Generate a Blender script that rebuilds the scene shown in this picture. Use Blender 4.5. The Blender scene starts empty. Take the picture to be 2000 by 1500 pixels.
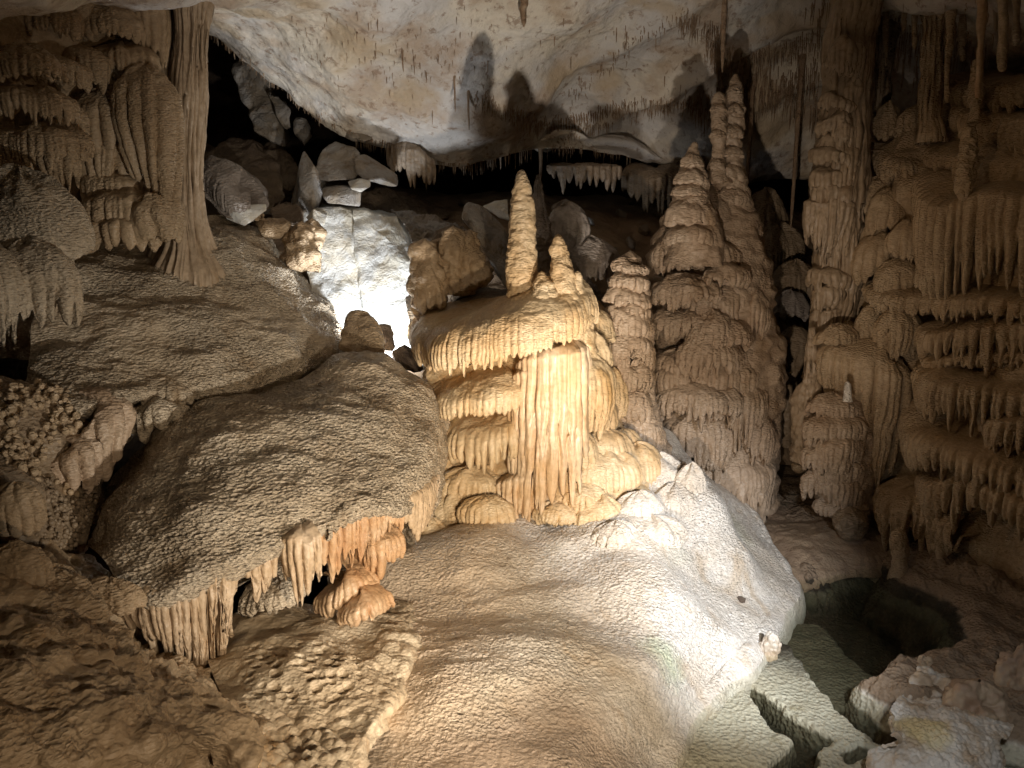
import bpy, math
import numpy as np
from mathutils import Vector
R = math.radians
SC = bpy.context.scene
COL = SC.collection
# ------------------------------------------------------------------ camera, world, lamps, exposure
F, PITCH, CZ = 1428.0, R(10), 3.0
cam_d = bpy.data.cameras.new('camera'); cam_d.sensor_width = 36; cam_d.lens = F/2000*36; cam_d.clip_end = 200; cam_d.clip_start = .05
cam = bpy.data.objects.new('camera', cam_d); COL.objects.link(cam); cam.location = (0, 0, CZ); cam.rotation_euler = (R(90)-PITCH, 0, 0)
SC.camera = cam
W = bpy.data.worlds.new('World'); SC.world = W; W.use_nodes = True
W.node_tree.nodes['Background'].inputs[0].default_value = (.9, .75, .6, 1)
W.node_tree.nodes['Background'].inputs[1].default_value = .008
SC.view_settings.view_transform = 'Standard'; SC.view_settings.look = 'None'
SC.view_settings.exposure = 0.12; SC.view_settings.gamma = 1
SC.cycles.max_bounces = 4; SC.cycles.diffuse_bounces = 3; SC.cycles.transparent_max_bounces = 8
SC.cycles.caustics_reflective = False; SC.cycles.caustics_refractive = False; SC.cycles.sample_clamp_indirect = 4
CS, SN = math.cos(PITCH), math.sin(PITCH)
def dirs(px, py):
    x = (np.asarray(px, float)-1000)/F; v = (np.asarray(py, float)-750)/F
    return np.stack(np.broadcast_arrays(x, CS-v*SN, -SN-v*CS), -1)
def P(px, py, Y):
    """point of the cave at ground distance Y that is seen towards (px, py)"""
    d = dirs(px, py); k = np.asarray(Y, float)/d[..., 1]
    p = d*k[..., None]; p[..., 2] += CZ
    return p
def PZ(px, py, z):
    d = dirs(px, py); k = (np.asarray(z, float)-CZ)/d[..., 2]
    p = d*k[..., None]; p[..., 2] += CZ
    return p
def S(px, py, Y):
    """metres per photo pixel there"""
    return float(Y/dirs(px, py)[..., 1]/F)
def lamp(name, loc, aim, power, color, size=R(60), blend=.6, radius=.06):
    l = bpy.data.lights.new(name, 'SPOT'); l.energy = power; l.color = color; l.spot_size = size; l.spot_blend = blend; l.shadow_soft_size = radius
    o = bpy.data.objects.new(name, l); COL.objects.link(o); o.location = loc
    o.rotation_euler = (Vector(aim)-Vector(loc)).to_track_quat('-Z', 'Y').to_euler()
    return o
def at(px, py, Y): return tuple(P(px, py, Y))
lamp('floodlight_white', (2.2, 2.5, 2.0), at(1380, 1140, 5.6), 740, (.92, .95, 1), R(54), 1.)
lamp('floodlight_pool', (1.3, 1.4, 2.7), at(1790, 1440, 4.0), 150, (.95, .97, 1), R(42), 1.)
lamp('floodlight_slope', (.9, 1.2, 1.7), at(960, 1230, 4.5), 400, (1, .83, .62), R(80), 1.)
lamp('floodlight_warm', (.75, 1.2, 1.0), at(1040, 850, 6.2), 420, (1, .80, .56), R(40), 1.)
lamp('floodlight_towers', (.2, 1.4, 1.2), at(1390, 640, 7.5), 400, (1, .83, .66), R(44), .9)
lamp('unseen_ceiling_spot', (.8, 3.3, .8), at(900, 60, 8), 520, (1, .90, .78), R(66), 1., .05)  # fixtureless spot added over the slope to throw the stalagmite shadow upward
lamp('added_ceiling_fill', (-1.6, 2.4, .9), at(1180, 110, 9), 1700, (1, .88, .72), R(64), 1., .15)  # unseen fill added to soften the shadows on the ceiling
lamp('floodlight_mound', (1.2, 1.9, 1.0), at(680, 990, 4.4), 480, (1, .92, .80), R(56), 1.)
lamp('floodlight_corner', (.2, .6, 1.9), at(420, 1350, 3.2), 95, (1, .80, .58), R(76), 1.)
lamp('floodlight_slab', at(750, 735, 7.1), at(700, 380, 8.6), 230, (.92, .96, 1), R(140), .5, .15)
lamp('floodlight_upper', (1.9, 2.6, 3.3), at(400, 480, 6.2), 46, (1, .70, .42), R(58), 1.)
lamp('floodlight_right', (-.9, 3.0, 4.2), at(1850, 620, 6.5), 84, (1, .68, .38), R(50), 1.)

# ------------------------------------------------------------------ noise
_r = np.random.default_rng(11)
_perm = _r.permutation(256); _perm = np.concatenate([_perm, _perm, _perm]).astype(np.int32)
_g = _r.normal(size=(256, 3)); _g = (_g/np.linalg.norm(_g, axis=1)[:, None]).astype(np.float32)
def perlin(p, seed=0):
    sh = p.shape[:-1]; p = (np.asarray(p, np.float32)+seed*17.31).reshape(-1, 3)
    i = np.floor(p).astype(np.int32); f = p-i; u = f*f*f*(f*(f*6-15)+10); i &= 255
    out = 0
    for dx in (0, 1):
        wx = u[:, 0] if dx else 1-u[:, 0]; hx = _perm[(i[:, 0]+dx) & 255]
        for dy in (0, 1):
            wy = u[:, 1] if dy else 1-u[:, 1]; hy = _perm[(hx+i[:, 1]+dy) & 255]
            for dz in (0, 1):
                wz = u[:, 2] if dz else 1-u[:, 2]; g = _g[_perm[(hy+i[:, 2]+dz) & 255]]
                out = out+wx*wy*wz*(g[:, 0]*(f[:, 0]-dx)+g[:, 1]*(f[:, 1]-dy)+g[:, 2]*(f[:, 2]-dz))
    return (out*1.5).reshape(sh)
def fbm(p, s=1., o=3, seed=0, st=(1, 1, 1)):
    q = np.asarray(p)*np.array(st)*s; a = 1.; t = 0
    for k in range(o):
        t = t+a*perlin(q, seed+k*3); q = q*2.07; a *= .5
    return t
def ridge(p, s=1., o=2, seed=0, st=(1, 1, 1)):
    q = np.asarray(p)*np.array(st)*s; a = 1.; t = 0
    for k in range(o):
        t = t+a*(1-2*np.abs(perlin(q, seed+k*3))); q = q*2.07; a *= .5
    return t
def cells(p, s, seed=0):
    """distance to the nearest scattered point, in cells"""
    sh = p.shape[:-1]; q = (np.asarray(p, np.float32)*s+seed*7.7).reshape(-1, 3)
    i = np.floor(q).astype(np.int32); f = q-i; best = np.full(len(q), 9., np.float32)
    J = (_g*.5+.5)
    for dx in (-1, 0, 1):
        for dy in (-1, 0, 1):
            for dz in (-1, 0, 1):
                h = _perm[_perm[_perm[(i[:, 0]+dx) & 255]+((i[:, 1]+dy) & 255)]+((i[:, 2]+dz) & 255)]
                c = J[h]+np.array([dx, dy, dz]); best = np.minimum(best, ((c-f)**2).sum(1))
    return np.sqrt(best).reshape(sh)
def sm(x, a, b):
    t = np.clip((x-a)/(b-a), 0, 1); return t*t*(3-2*t)
def cr(n_out, pts, closed=False):
    """Catmull-Rom resampling matrix applied to rows of pts"""
    pts = np.asarray(pts, float); n = len(pts)
    if n == 2:
        t = np.linspace(0, 1, n_out); sh = (-1,)+(1,)*(pts.ndim-1); return pts[0]*(1-t).reshape(sh)+pts[1]*t.reshape(sh)
    t = np.linspace(0, n-1, n_out); k = np.clip(t.astype(int), 0, n-2); f = t-k
    g = lambda j: pts[np.clip(j, 0, n-1)]
    p0, p1, p2, p3 = g(k-1), g(k), g(k+1), g(k+2)
    p0 = np.where((k == 0).reshape((-1,)+(1,)*(pts.ndim-1)), 2*p1-p2, p0)
    p3 = np.where((k == n-2).reshape((-1,)+(1,)*(pts.ndim-1)), 2*p2-p1, p3)
    f = f.reshape((-1,)+(1,)*(pts.ndim-1))
    return .5*(2*p1+(p2-p0)*f+(2*p0-5*p1+4*p2-p3)*f*f+(3*p1-p0-3*p2+p3)*f**3)
def resample(pts, step):
    """curve -> even arc length points"""
    d = cr(max(60, len(pts)*12), pts); L = np.concatenate([[0], np.cumsum(np.linalg.norm(np.diff(d, axis=0), axis=1))])
    n = max(8, int(L[-1]/step)); t = np.linspace(0, L[-1], n)
    return np.stack([np.interp(t, L, d[:, k]) for k in range(3)], 1), t
def normals(V, wrap=False):
    if wrap: du = np.roll(V, -1, 0)-np.roll(V, 1, 0)
    else: du = np.gradient(V, axis=0)
    dv = np.gradient(V, axis=1)
    n = np.cross(du, dv); l = np.linalg.norm(n, axis=-1, keepdims=True)
    return n/np.maximum(l, 1e-9)

# ------------------------------------------------------------------ mesh building
class MB:
    def __init__(s): s.v = []; s.q = []; s.n = 0
    def grid(s, V, wrap=False, flip=False):
        a, b = V.shape[:2]; idx = np.arange(a*b).reshape(a, b)+s.n
        if wrap: idx = np.concatenate([idx, idx[:1]], 0)
        q = np.stack([idx[:-1, :-1], idx[1:, :-1], idx[1:, 1:], idx[:-1, 1:]], -1).reshape(-1, 4)
        if flip: q = q[:, ::-1]
        s.v.append(V.reshape(-1, 3)); s.q.append(q); s.n += a*b; return s
    def build(s, name, mat, parent=None, loc=None):
        v = np.concatenate(s.v); q = np.concatenate(s.q).astype(np.int32)
        if parent is not None:
            o0 = np.array(parent['_w']) if '_w' in parent else np.zeros(3)
        elif loc is not None: o0 = np.array(loc, float)
        else: o0 = np.array([v[:, 0].mean(), v[:, 1].mean(), v[:, 2].min()])
        me = bpy.data.meshes.new(name); me.vertices.add(len(v)); me.vertices.foreach_set('co', (v-o0).astype(np.float32).ravel())
        me.loops.add(len(q)*4); me.loops.foreach_set('vertex_index', q.ravel())
        me.polygons.add(len(q)); me.polygons.foreach_set('loop_start', np.arange(0, len(q)*4, 4, dtype=np.int32))
        me.polygons.foreach_set('use_smooth', np.ones(len(q), bool)); me.update(calc_edges=True)
        me.materials.append(mat)
        o = bpy.data.objects.new(name, me); COL.objects.link(o)
        if parent is not None: o.parent = parent
        else: o.location = o0
        o['_w'] = [float(a) for a in o0]
        return o
def thing(name, label, cat, loc, group=None):
    o = bpy.data.objects.new(name, None); COL.objects.link(o); o.location = tuple(loc); o['_w'] = [float(a) for a in loc]
    return tag(o, label, cat, group)
def tag(o, label, cat, group=None, kind=None):
    if label: o['label'] = label
    if cat: o['category'] = cat
    if group: o['group'] = group
    if kind: o['kind'] = kind
    return o
# ------------------------------------------------------------------ materials
def mat(name):
    m = bpy.data.materials.new(name); m.use_nodes = True; nt = m.node_tree
    return m, nt, nt.nodes['Principled BSDF']
def nd(nt, t, ins=None, **kw):
    n = nt.nodes.new(t)
    for k, v in kw.items(): setattr(n, k, v)
    for k, v in (ins or {}).items():
        if isinstance(v, bpy.types.NodeSocket): nt.links.new(v, n.inputs[k])
        else: n.inputs[k].default_value = v
    return n
def pos(nt, st=(1, 1, 1), off=(0, 0, 0)):
    g = nd(nt, 'ShaderNodeNewGeometry'); m = nd(nt, 'ShaderNodeMapping', {'Vector': g.outputs['Position']}); m.inputs['Scale'].default_value = st; m.inputs['Location'].default_value = off
    return m.outputs[0]
def noise(nt, vec, scale, detail=3, rough=.55, dist=0, typ='FBM'):
    n = nd(nt, 'ShaderNodeTexNoise', {'Vector': vec}, noise_type=typ); n.inputs['Scale'].default_value = scale; n.inputs['Detail'].default_value = detail; n.inputs['Roughness'].default_value = rough; n.inputs['Distortion'].default_value = dist
    return n.outputs[0]
def ramp(nt, fac, a, b, lo=0., hi=1.):
    n = nd(nt, 'ShaderNodeMapRange', {'Value': fac, 'From Min': a, 'From Max': b, 'To Min': lo, 'To Max': hi}); n.interpolation_type = 'SMOOTHSTEP'; return n.outputs[0]
def mix(nt, f, a, b):
    n = nd(nt, 'ShaderNodeMix', data_type='RGBA')
    for s, v in ((n.inputs[0], f), (n.inputs[6], a), (n.inputs[7], b)):
        if isinstance(v, bpy.types.NodeSocket): nt.links.new(v, s)
        else: s.default_value = v if isinstance(v, float) else (*v, 1)
    return n.outputs[2]
def mth(nt, op, a, b=0.):
    n = nd(nt, 'ShaderNodeMath', operation=op)
    for s, v in ((n.inputs[0], a), (n.inputs[1], b)):
        if isinstance(v, bpy.types.NodeSocket): nt.links.new(v, s)
        else: s.default_value = v
    return n.outputs[0]
def bump(nt, bsdf, layers):
    prev = None
    for h, strength, dist in layers:
        b = nd(nt, 'ShaderNodeBump', {'Height': h, 'Strength': strength, 'Distance': dist})
        if prev: nt.links.new(prev, b.inputs['Normal'])
        prev = b.outputs[0]
    nt.links.new(prev, bsdf.inputs['Normal'])
def flow(name, c1, c2, c3, rs=30, rst=1., rd=.02, rough=.46, zst=2.6, extra=None, fine=1., spec=.5, vw=.7):
    """dripstone: two tones, stain colour running down, rippled micro rims"""
    m, nt, b = mat(name)
    n1 = noise(nt, pos(nt), 1.7, 4, .6, .4); n2 = noise(nt, pos(nt, (1, 1, .35), (3, 1, 5)), 3.2, 4, .65, .6); n3 = noise(nt, pos(nt), 28, 3, .6)
    c = mix(nt, ramp(nt, n1, .38, .62), c1, c2); c = mix(nt, ramp(nt, n2, .52, .72, 0, .85), c, c3)
    c = mix(nt, ramp(nt, n3, .35, .7, 0., .35), c, tuple(x*.55 for x in c3))
    if extra: c = extra(nt, c)
    nt.links.new(c, b.inputs['Base Color'])
    b.inputs['Roughness'].default_value = rough; b.inputs['Specular IOR Level'].default_value = spec
    w = noise(nt, pos(nt), 4, 2); 
    r1 = noise(nt, pos(nt, (1, 1, zst)), rs, 2, .5, 1.0, 'RIDGED_MULTIFRACTAL')
    mk = ramp(nt, noise(nt, pos(nt, (1, 1, 1.3), (7, 1, 3)), 1.3, 2, .5, .5), .36, .58, .3, 1.)
    v = nd(nt, 'ShaderNodeTexVoronoi', {'Vector': pos(nt, (1, 1, zst*.8)), 'Scale': rs*1.25}, feature='F1')
    r2 = noise(nt, pos(nt), rs*4, 3, .7)
    bump(nt, b, [(mth(nt, 'MULTIPLY', v.outputs['Distance'], mk), rst*vw, rd), (mth(nt, 'MULTIPLY', r1, mk), rst*.6, rd*.8), (r2, .5*fine, rd*.35)])
    nt.links.new(ramp(nt, n1, .35, .65, rough-.18, rough+.12), b.inputs['Roughness'])
    return m
M = {}
M['flow'] = flow('flowstone_tan', (.53, .40, .26), (.43, .31, .19), (.35, .23, .12))
M['mound'] = flow('flowstone_mound', (.62, .52, .39), (.51, .41, .29), (.40, .29, .18), rs=27, rst=1., rd=.055, vw=.8)
M['cream'] = flow('flowstone_cream', (.72, .57, .37), (.66, .46, .25), (.58, .36, .15), rs=28, rst=.8, rd=.014)
M['curtain'] = flow('drapery_cream', (.76, .60, .42), (.66, .45, .25), (.56, .34, .16), rs=14, rst=.35, rd=.008, zst=.4)
M['orange'] = flow('flowstone_orange', (.56, .40, .25), (.50, .30, .15), (.42, .22, .10), rs=40, rst=.6, rd=.01)
M['drip'] = flow('drip_calcite', (.56, .43, .30), (.47, .34, .21), (.40, .26, .14), rs=30, rst=.8, rd=.014, zst=1.)
M['pitted'] = flow('pitted_flowstone', (.60, .50, .36), (.50, .39, .26), (.40, .28, .17), rs=34, rst=.6, rd=.016)
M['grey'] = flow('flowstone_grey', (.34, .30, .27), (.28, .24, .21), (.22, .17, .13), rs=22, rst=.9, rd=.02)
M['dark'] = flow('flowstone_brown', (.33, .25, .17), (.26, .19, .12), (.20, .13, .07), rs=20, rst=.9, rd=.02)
M['rosy'] = flow('flowstone_rosy', (.52, .40, .29), (.44, .32, .22), (.37, .25, .15), rs=24, rst=.9, rd=.018)
M['shaft'] = flow('column_stone', (.48, .37, .26), (.39, .29, .19), (.31, .21, .12), rs=16, rst=.6, rd=.015, zst=.5)
def green(nt, c):
    n = noise(nt, pos(nt, (1, 1, 1), (2.2, .7, 0)), 1.1, 3, .5); c = mix(nt, ramp(nt, n, .56, .72, 0, .3), c, (.58, .60, .42))
    g = nd(nt, 'ShaderNodeVectorMath', {0: pos(nt)}, operation='DISTANCE'); p = PZ(1283, 1300, .28); g.inputs[1].default_value = tuple(p)
    k = mth(nt, 'ADD', g.outputs['Value'], mth(nt, 'MULTIPLY', noise(nt, pos(nt), 7, 4, .7), .3))
    return mix(nt, ramp(nt, k, .42, .2, 0, .45), c, (.44, .58, .30))
def brownfoot(nt, c):
    c = green(nt, c); g = nd(nt, 'ShaderNodeVectorMath', {0: pos(nt, (1, 1, 1))}, operation='DISTANCE'); g.inputs[1].default_value = tuple(P(1130, 1620, 3.0)); k = mth(nt, 'ADD', g.outputs['Value'], mth(nt, 'MULTIPLY', noise(nt, pos(nt), 2.5, 4, .6), .6))
    sx = nd(nt, 'ShaderNodeSeparateXYZ', {0: pos(nt)}); xx = mth(nt, 'ADD', sx.outputs[0], mth(nt, 'MULTIPLY', noise(nt, pos(nt), 1.6, 4, .6), .9)); c = mix(nt, ramp(nt, xx, .75, -.1, 0, .8), c, (.62, .47, .32))
    return mix(nt, ramp(nt, k, 1.5, .9, 0, .8), c, (.36, .26, .18))  # brown foot: tan mineral, with some darkness put into the colour
M['white'] = flow('flowstone_white', (.80, .75, .68), (.72, .64, .54), (.60, .48, .35), rs=31, rst=1., rd=.045, zst=2.0, extra=brownfoot, rough=.45, vw=.45)
def ceil_mat():
    m, nt, b = mat('ceiling_limestone')
    n1 = noise(nt, pos(nt, (1, 1, 1.6)), .75, 5, .6, .1); n2 = noise(nt, pos(nt, (1, 1, 1), (5, 2, 1)), 1.3, 6, .62, .1); n3 = noise(nt, pos(nt, (1, 1, 1), (1, 7, 3)), 9, 5, .7, .3)
    c = mix(nt, ramp(nt, n1, .40, .60), (.70, .63, .52), (.60, .57, .54))
    c = mix(nt, ramp(nt, n2, .46, .62, 0, .7), c, (.42, .30, .20)); c = mix(nt, ramp(nt, n3, .54, .66, 0, .75), c, (.28, .19, .13))
    n4 = noise(nt, pos(nt, (1, 1, 1), (9, 2, 8)), 1.1, 3, .5); c = mix(nt, ramp(nt, n4, .56, .66, 0, .7), c, (.52, .40, .26))
    nt.links.new(c, b.inputs['Base Color']); b.inputs['Roughness'].default_value = .7; b.inputs['Specular IOR Level'].default_value = .2
    bump(nt, b, [(noise(nt, pos(nt), 5, 5, .6), .6, .08), (noise(nt, pos(nt), 45, 2, .7), .35, .012)])
    return m
M['ceiling'] = ceil_mat()
def rock(name, c1, c2, c3, s=3., bs=.9):
    m, nt, b = mat(name)
    c = mix(nt, ramp(nt, noise(nt, pos(nt), s, 5, .65, .4), .4, .6), c1, c2); c = mix(nt, ramp(nt, noise(nt, pos(nt, (1, 1, 1), (4, 4, 4)), s*1.7, 6, .7), .55, .68, 0, .8), c, c3)
    nt.links.new(c, b.inputs['Base Color']); b.inputs['Roughness'].default_value = .75; b.inputs['Specular IOR Level'].default_value = .2
    bump(nt, b, [(noise(nt, pos(nt), 4, 6, .68, .4), bs, .14), (noise(nt, pos(nt), 50, 3, .7), .6, .012)])
    return m
M['slab'] = rock('slab_limestone', (.70, .71, .70), (.74, .70, .60), (.60, .54, .44), bs=.55)
M['boulder'] = rock('boulder_limestone', (.40, .38, .36), (.34, .29, .23), (.24, .17, .11))
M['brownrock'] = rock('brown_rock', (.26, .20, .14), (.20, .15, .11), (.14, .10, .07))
M['silt'] = rock('brown_silt', (.36, .26, .17), (.30, .21, .14), (.22, .15, .10), bs=.6)
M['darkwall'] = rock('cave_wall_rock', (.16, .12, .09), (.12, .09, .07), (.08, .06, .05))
M['straw'] = rock('straw_calcite', (.42, .30, .20), (.34, .23, .15), (.50, .40, .30), 9)
M['palestraw'] = rock('pale_straw_calcite', (.58, .48, .38), (.48, .36, .25), (.60, .52, .44), 9)
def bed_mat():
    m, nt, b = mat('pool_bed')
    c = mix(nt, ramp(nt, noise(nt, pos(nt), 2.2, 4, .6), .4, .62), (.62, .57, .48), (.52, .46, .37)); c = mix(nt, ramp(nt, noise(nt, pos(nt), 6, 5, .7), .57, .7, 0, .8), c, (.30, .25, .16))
    sx = nd(nt, 'ShaderNodeSeparateXYZ', {0: pos(nt)}); zz = mth(nt, 'ADD', sx.outputs[2], mth(nt, 'MULTIPLY', noise(nt, pos(nt), 4, 3), .08)); yy = mth(nt, 'ADD', sx.outputs[1], noise(nt, pos(nt), 2, 3)); c = mix(nt, ramp(nt, yy, 5.2, 5.9), c, (.03, .022, .014)); c = mix(nt, ramp(nt, zz, -.05, -.075, 0, .92), c, (.10, .088, .055)); c = mix(nt, ramp(nt, zz, -.12, -.20), c, (.035, .028, .016)); c = mix(nt, ramp(nt, zz, .03, .07), c, (.24, .17, .11))  # deep and far bed: brown silt with the unlit darkness painted in
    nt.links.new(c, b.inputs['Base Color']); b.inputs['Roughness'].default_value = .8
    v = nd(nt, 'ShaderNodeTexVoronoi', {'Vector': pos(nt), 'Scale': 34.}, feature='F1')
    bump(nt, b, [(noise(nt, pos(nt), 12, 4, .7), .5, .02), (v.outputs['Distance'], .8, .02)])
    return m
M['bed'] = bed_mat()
def pop_mat(name, c1, c2):
    m, nt, b = mat(name)
    c = mix(nt, ramp(nt, noise(nt, pos(nt), 5, 4, .6), .4, .62), c1, c2)
    g = nd(nt, 'ShaderNodeVectorMath', {0: pos(nt)}, operation='DISTANCE'); g.inputs[1].default_value = tuple(P(1800, 1440, 3.95)); k = mth(nt, 'ADD', g.outputs['Value'], mth(nt, 'MULTIPLY', noise(nt, pos(nt), 9, 3, .7), .12)); c = mix(nt, ramp(nt, k, .26, .18, 0, .7), c, (.62, .50, .24))
    nt.links.new(c, b.inputs['Base Color']); b.inputs['Roughness'].default_value = .6
    v = nd(nt, 'ShaderNodeTexVoronoi', {'Vector': pos(nt), 'Scale': 42.}, feature='F1')
    bump(nt, b, [(v.outputs['Distance'], -1., .02), (noise(nt, pos(nt), 90, 3, .7), .4, .006)])
    return m
M['coral'] = pop_mat('coralloid_crust', (.60, .55, .48), (.42, .32, .22))
M['coral_brown'] = pop_mat('brown_coralloid_crust', (.40, .30, .20), (.30, .20, .13))
def water_mat():
    m, nt, b = mat('pool_water'); nt.nodes.remove(b); out = nt.nodes['Material Output']
    t = nd(nt, 'ShaderNodeBsdfTransparent', {'Color': (.95, .96, .93, 1)}); g = nd(nt, 'ShaderNodeBsdfGlossy', {'Roughness': .02, 'Color': (1, 1, 1, 1)})
    bp = nd(nt, 'ShaderNodeBump', {'Height': noise(nt, pos(nt), 2, 2), 'Strength': .15, 'Distance': .02})
    fr = nd(nt, 'ShaderNodeFresnel', {'IOR': 1.33, 'Normal': bp.outputs[0]}); nt.links.new(bp.outputs[0], g.inputs['Normal']); gm = nd(nt, 'ShaderNodeNewGeometry'); ff = mth(nt, 'MULTIPLY', fr.outputs[0], mth(nt, 'SUBTRACT', 1., gm.outputs['Backfacing']))
    x = nd(nt, 'ShaderNodeMixShader', {0: ff, 1: t.outputs[0], 2: g.outputs[0]}); nt.links.new(x.outputs[0], out.inputs['Surface'])
    va = nd(nt, 'ShaderNodeVolumeAbsorption', {'Color': (.60, .63, .54, 1), 'Density': 1.8}); nt.links.new(va.outputs[0], out.inputs['Volume'])
    return m
M['water'] = water_mat()
# ------------------------------------------------------------------ shape builders
def push(V, wrap=False, lo=(.03, 2.5), mid=(.012, 8), fi=(.004, 24), seed=0, zs=1.6, mask=1.):
    N = -normals(V, wrap); d = 0
    if lo[0]: d = d+fbm(V, lo[1], 2, seed)*lo[0]
    if mid[0]: d = d+fbm(V, mid[1], 2, seed+5, (1, 1, zs))*mid[0]
    if fi[0]: d = d+ridge(V, fi[1], 1, seed+9, (1, 1, zs*1.3))*fi[0]
    return V+N*(d*mask)[..., None]
def skirt(mb, lip, t, inward, capD, capH, L, sp=.08, gap=.45, seed=0, nf=22, nc=None, slope=.12, amp=1., env=.35, rough=1., step=.02, fine=0., wav=.5, lmin=.4):
    rg = np.random.default_rng(seed*7+3); n = len(t); T = t[-1]
    L = np.broadcast_to(np.asarray(L, float), (n,)).copy(); capD = np.broadcast_to(capD, (n,)); capH = np.broadcast_to(capH, (n,))
    ks = [-sp]
    while ks[-1] < T+sp: ks.append(ks[-1]+sp*rg.uniform(.55, 1.5))
    ks = np.array(ks); gaps = np.gradient(ks); wd = gaps*rg.uniform(.46, .66, len(ks)); ln = lmin+(1-lmin)*rg.uniform(0, 1, len(ks))**1.4
    q = np.stack([t*0+seed*3.1, t*1.3/max(T, .3)*3, t*0], -1)
    L = L*(1+env*perlin(q, seed)*1.4)
    def ribs(tt):
        d = np.abs(tt[..., None]-ks)/wd; k = d.argmin(-1); dm = np.take_along_axis(d, k[..., None], -1)[..., 0]
        return np.sqrt(np.clip(1-dm**2, 0, 1)), ln[k], dm
    rb, lk, dm = ribs(t)
    Lt = L*(gap*.8+(1-gap*.8)*lk*np.clip(1-dm**1.7, 0, 1)**.8)
    Lt = np.where(dm > 1, L*gap*.8, Lt)
    H = float(np.max(capH)); D = float(np.max(capD)); nc = nc or int(np.clip((H+D)*.8/step, 8, 60)); nf = int(np.clip(float(np.max(L))/step*.9, 10, 44))
    rows = []
    ta = np.linspace(0, 1, nc, endpoint=False); th = ta*math.pi/2
    off = -(1-np.sin(th)**1.15)[None]*capD[:, None]; z = capH[:, None]*np.cos(th)[None]
    fd = .55*sm(ta, .55, 1)[None]+0*off; sg = np.zeros_like(off)
    sf = np.linspace(0, 1, nf); z2 = -Lt[:, None]*sf[None]; off2 = -slope*Lt[:, None]*sf[None]**1.5
    fd2 = (.55+.45*sm(sf, 0, .35))[None]*np.sqrt(np.clip(1-sf**5, 0, 1))[None]+0*off2
    z = np.concatenate([z, z2], 1); off = np.concatenate([off, off2], 1); fd = np.concatenate([fd, fd2], 1)
    pz = lip[:, None, 2]+z
    wq = np.stack([t[:, None]/sp*.35+0*z, z/sp*.25, z*0+seed], -1)
    tt = t[:, None]+perlin(wq, seed+1)*sp*wav*sm(-z, 0, .5*float(np.max(L))+1e-6)
    rb2, _, dm2 = ribs(tt)
    off = off+(rb2-.55)*fd*(np.minimum(gaps.mean(), .2)*.75*amp)
    if fine:
        fq = np.stack([tt/sp*2.6+seed, z/sp*.12, z*0], -1); off = off+fine*fd*(ridge(fq, 1, 2, seed)-.6)
    msk = np.concatenate([1-.55*fd, np.full((n, 4), .4)], 1)
    # underside
    zb = -Lt; ob = off[:, -1]
    zu = np.stack([zb*.93, zb*.6+0, zb*.25, zb*.1+.0], 1); ou = np.stack([ob-.35*sp, ob-.7*sp, ob-1.2*sp, -np.minimum(capD*.8, .6)-sp], 1)
    z = np.concatenate([z, zu], 1); off = np.concatenate([off, ou], 1)
    V = lip[:, None]-inward[:, None]*off[..., None]; V[..., 2] += z
    V = push(V, lo=(.02*rough, 3.2), mid=(.011*rough, 9), fi=(.0035*rough, 26), seed=seed, mask=msk)
    mb.grid(V, flip=True); return V
def shelf(mb, pts, h, D, L, seed=0, step=None, **kw):
    """a hanging shelf along pts [(px, py, ground distance)], left to right"""
    a = np.array(pts, float); p = P(a[:, 0], a[:, 1], a[:, 2]); s = S(a[:, 0].mean(), a[:, 1].mean(), a[:, 2].mean())
    step = step or 2.3*s; c, t = resample(p, step); T = np.gradient(c, axis=0); T[:, 2] = 0; T /= np.linalg.norm(T, axis=1)[:, None]+1e-9
    k = 9; pad = np.pad(T, ((k, k), (0, 0)), 'edge'); T = np.stack([np.convolve(pad[:, j], np.ones(2*k+1)/(2*k+1), 'valid') for j in range(3)], 1)
    inw = np.stack([-T[:, 1], T[:, 0], 0*T[:, 0]], 1); inw /= np.linalg.norm(inw, axis=1)[:, None]+1e-9
    wob = perlin(np.stack([t*2.2, t*0+seed, t*0], -1), seed)*.05
    c = c+inw*wob[:, None]
    if isinstance(L, (list, tuple)): L = np.interp(np.linspace(0, 1, len(t)), np.linspace(0, 1, len(L)), L)
    if isinstance(D, (list, tuple)): D = np.interp(np.linspace(0, 1, len(t)), np.linspace(0, 1, len(D)), D)
    if isinstance(h, (list, tuple)): h = np.interp(np.linspace(0, 1, len(t)), np.linspace(0, 1, len(h)), h)
    kw.setdefault('sp', 15*s)
    return skirt(mb, c, t, inw, D, np.asarray(h)*s, np.asarray(L)*s, seed=seed, step=step*1.25, **kw)
def lobe(mb, x, y, w, h, L, Y, face=0., arc=102, dep=.6, tilt=0., seed=0, spx=13, **kw):
    """a domed lobe of dripstone with a fringe; (x, y) is the front of its lip"""
    s = S(x, y, Y); a = w/2*s; b = a*dep; no = np.array([math.sin(face), -math.cos(face), 0]); ri = np.array([math.cos(face), math.sin(face), 0])
    A = P(x, y, Y)-no*b; ph = np.radians(np.linspace(-arc, arc, 40))
    wob = 1+.16*perlin(np.stack([ph*1.4, ph*0+seed*1.7, ph*0], -1), seed)
    lip = A+(ri*(a*np.sin(ph)*wob)[:, None]+no*(b*np.cos(ph)*wob)[:, None]); lip[:, 2] += -tilt*s*np.sin(ph)+s*h*.12*perlin(np.stack([ph*2.1, ph*0, ph*0+seed], -1), seed+2)*1.5
    step = 2.3*s; lip, t = resample(lip, step); v = A-lip; v[:, 2] = 0; dl = np.linalg.norm(v, axis=1); inw = v/dl[:, None]
    kw.setdefault('sp', spx*s)
    return skirt(mb, lip, t, inw, dl*.97, h*s, L*s, seed=seed, step=step*1.25, **kw)
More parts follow.
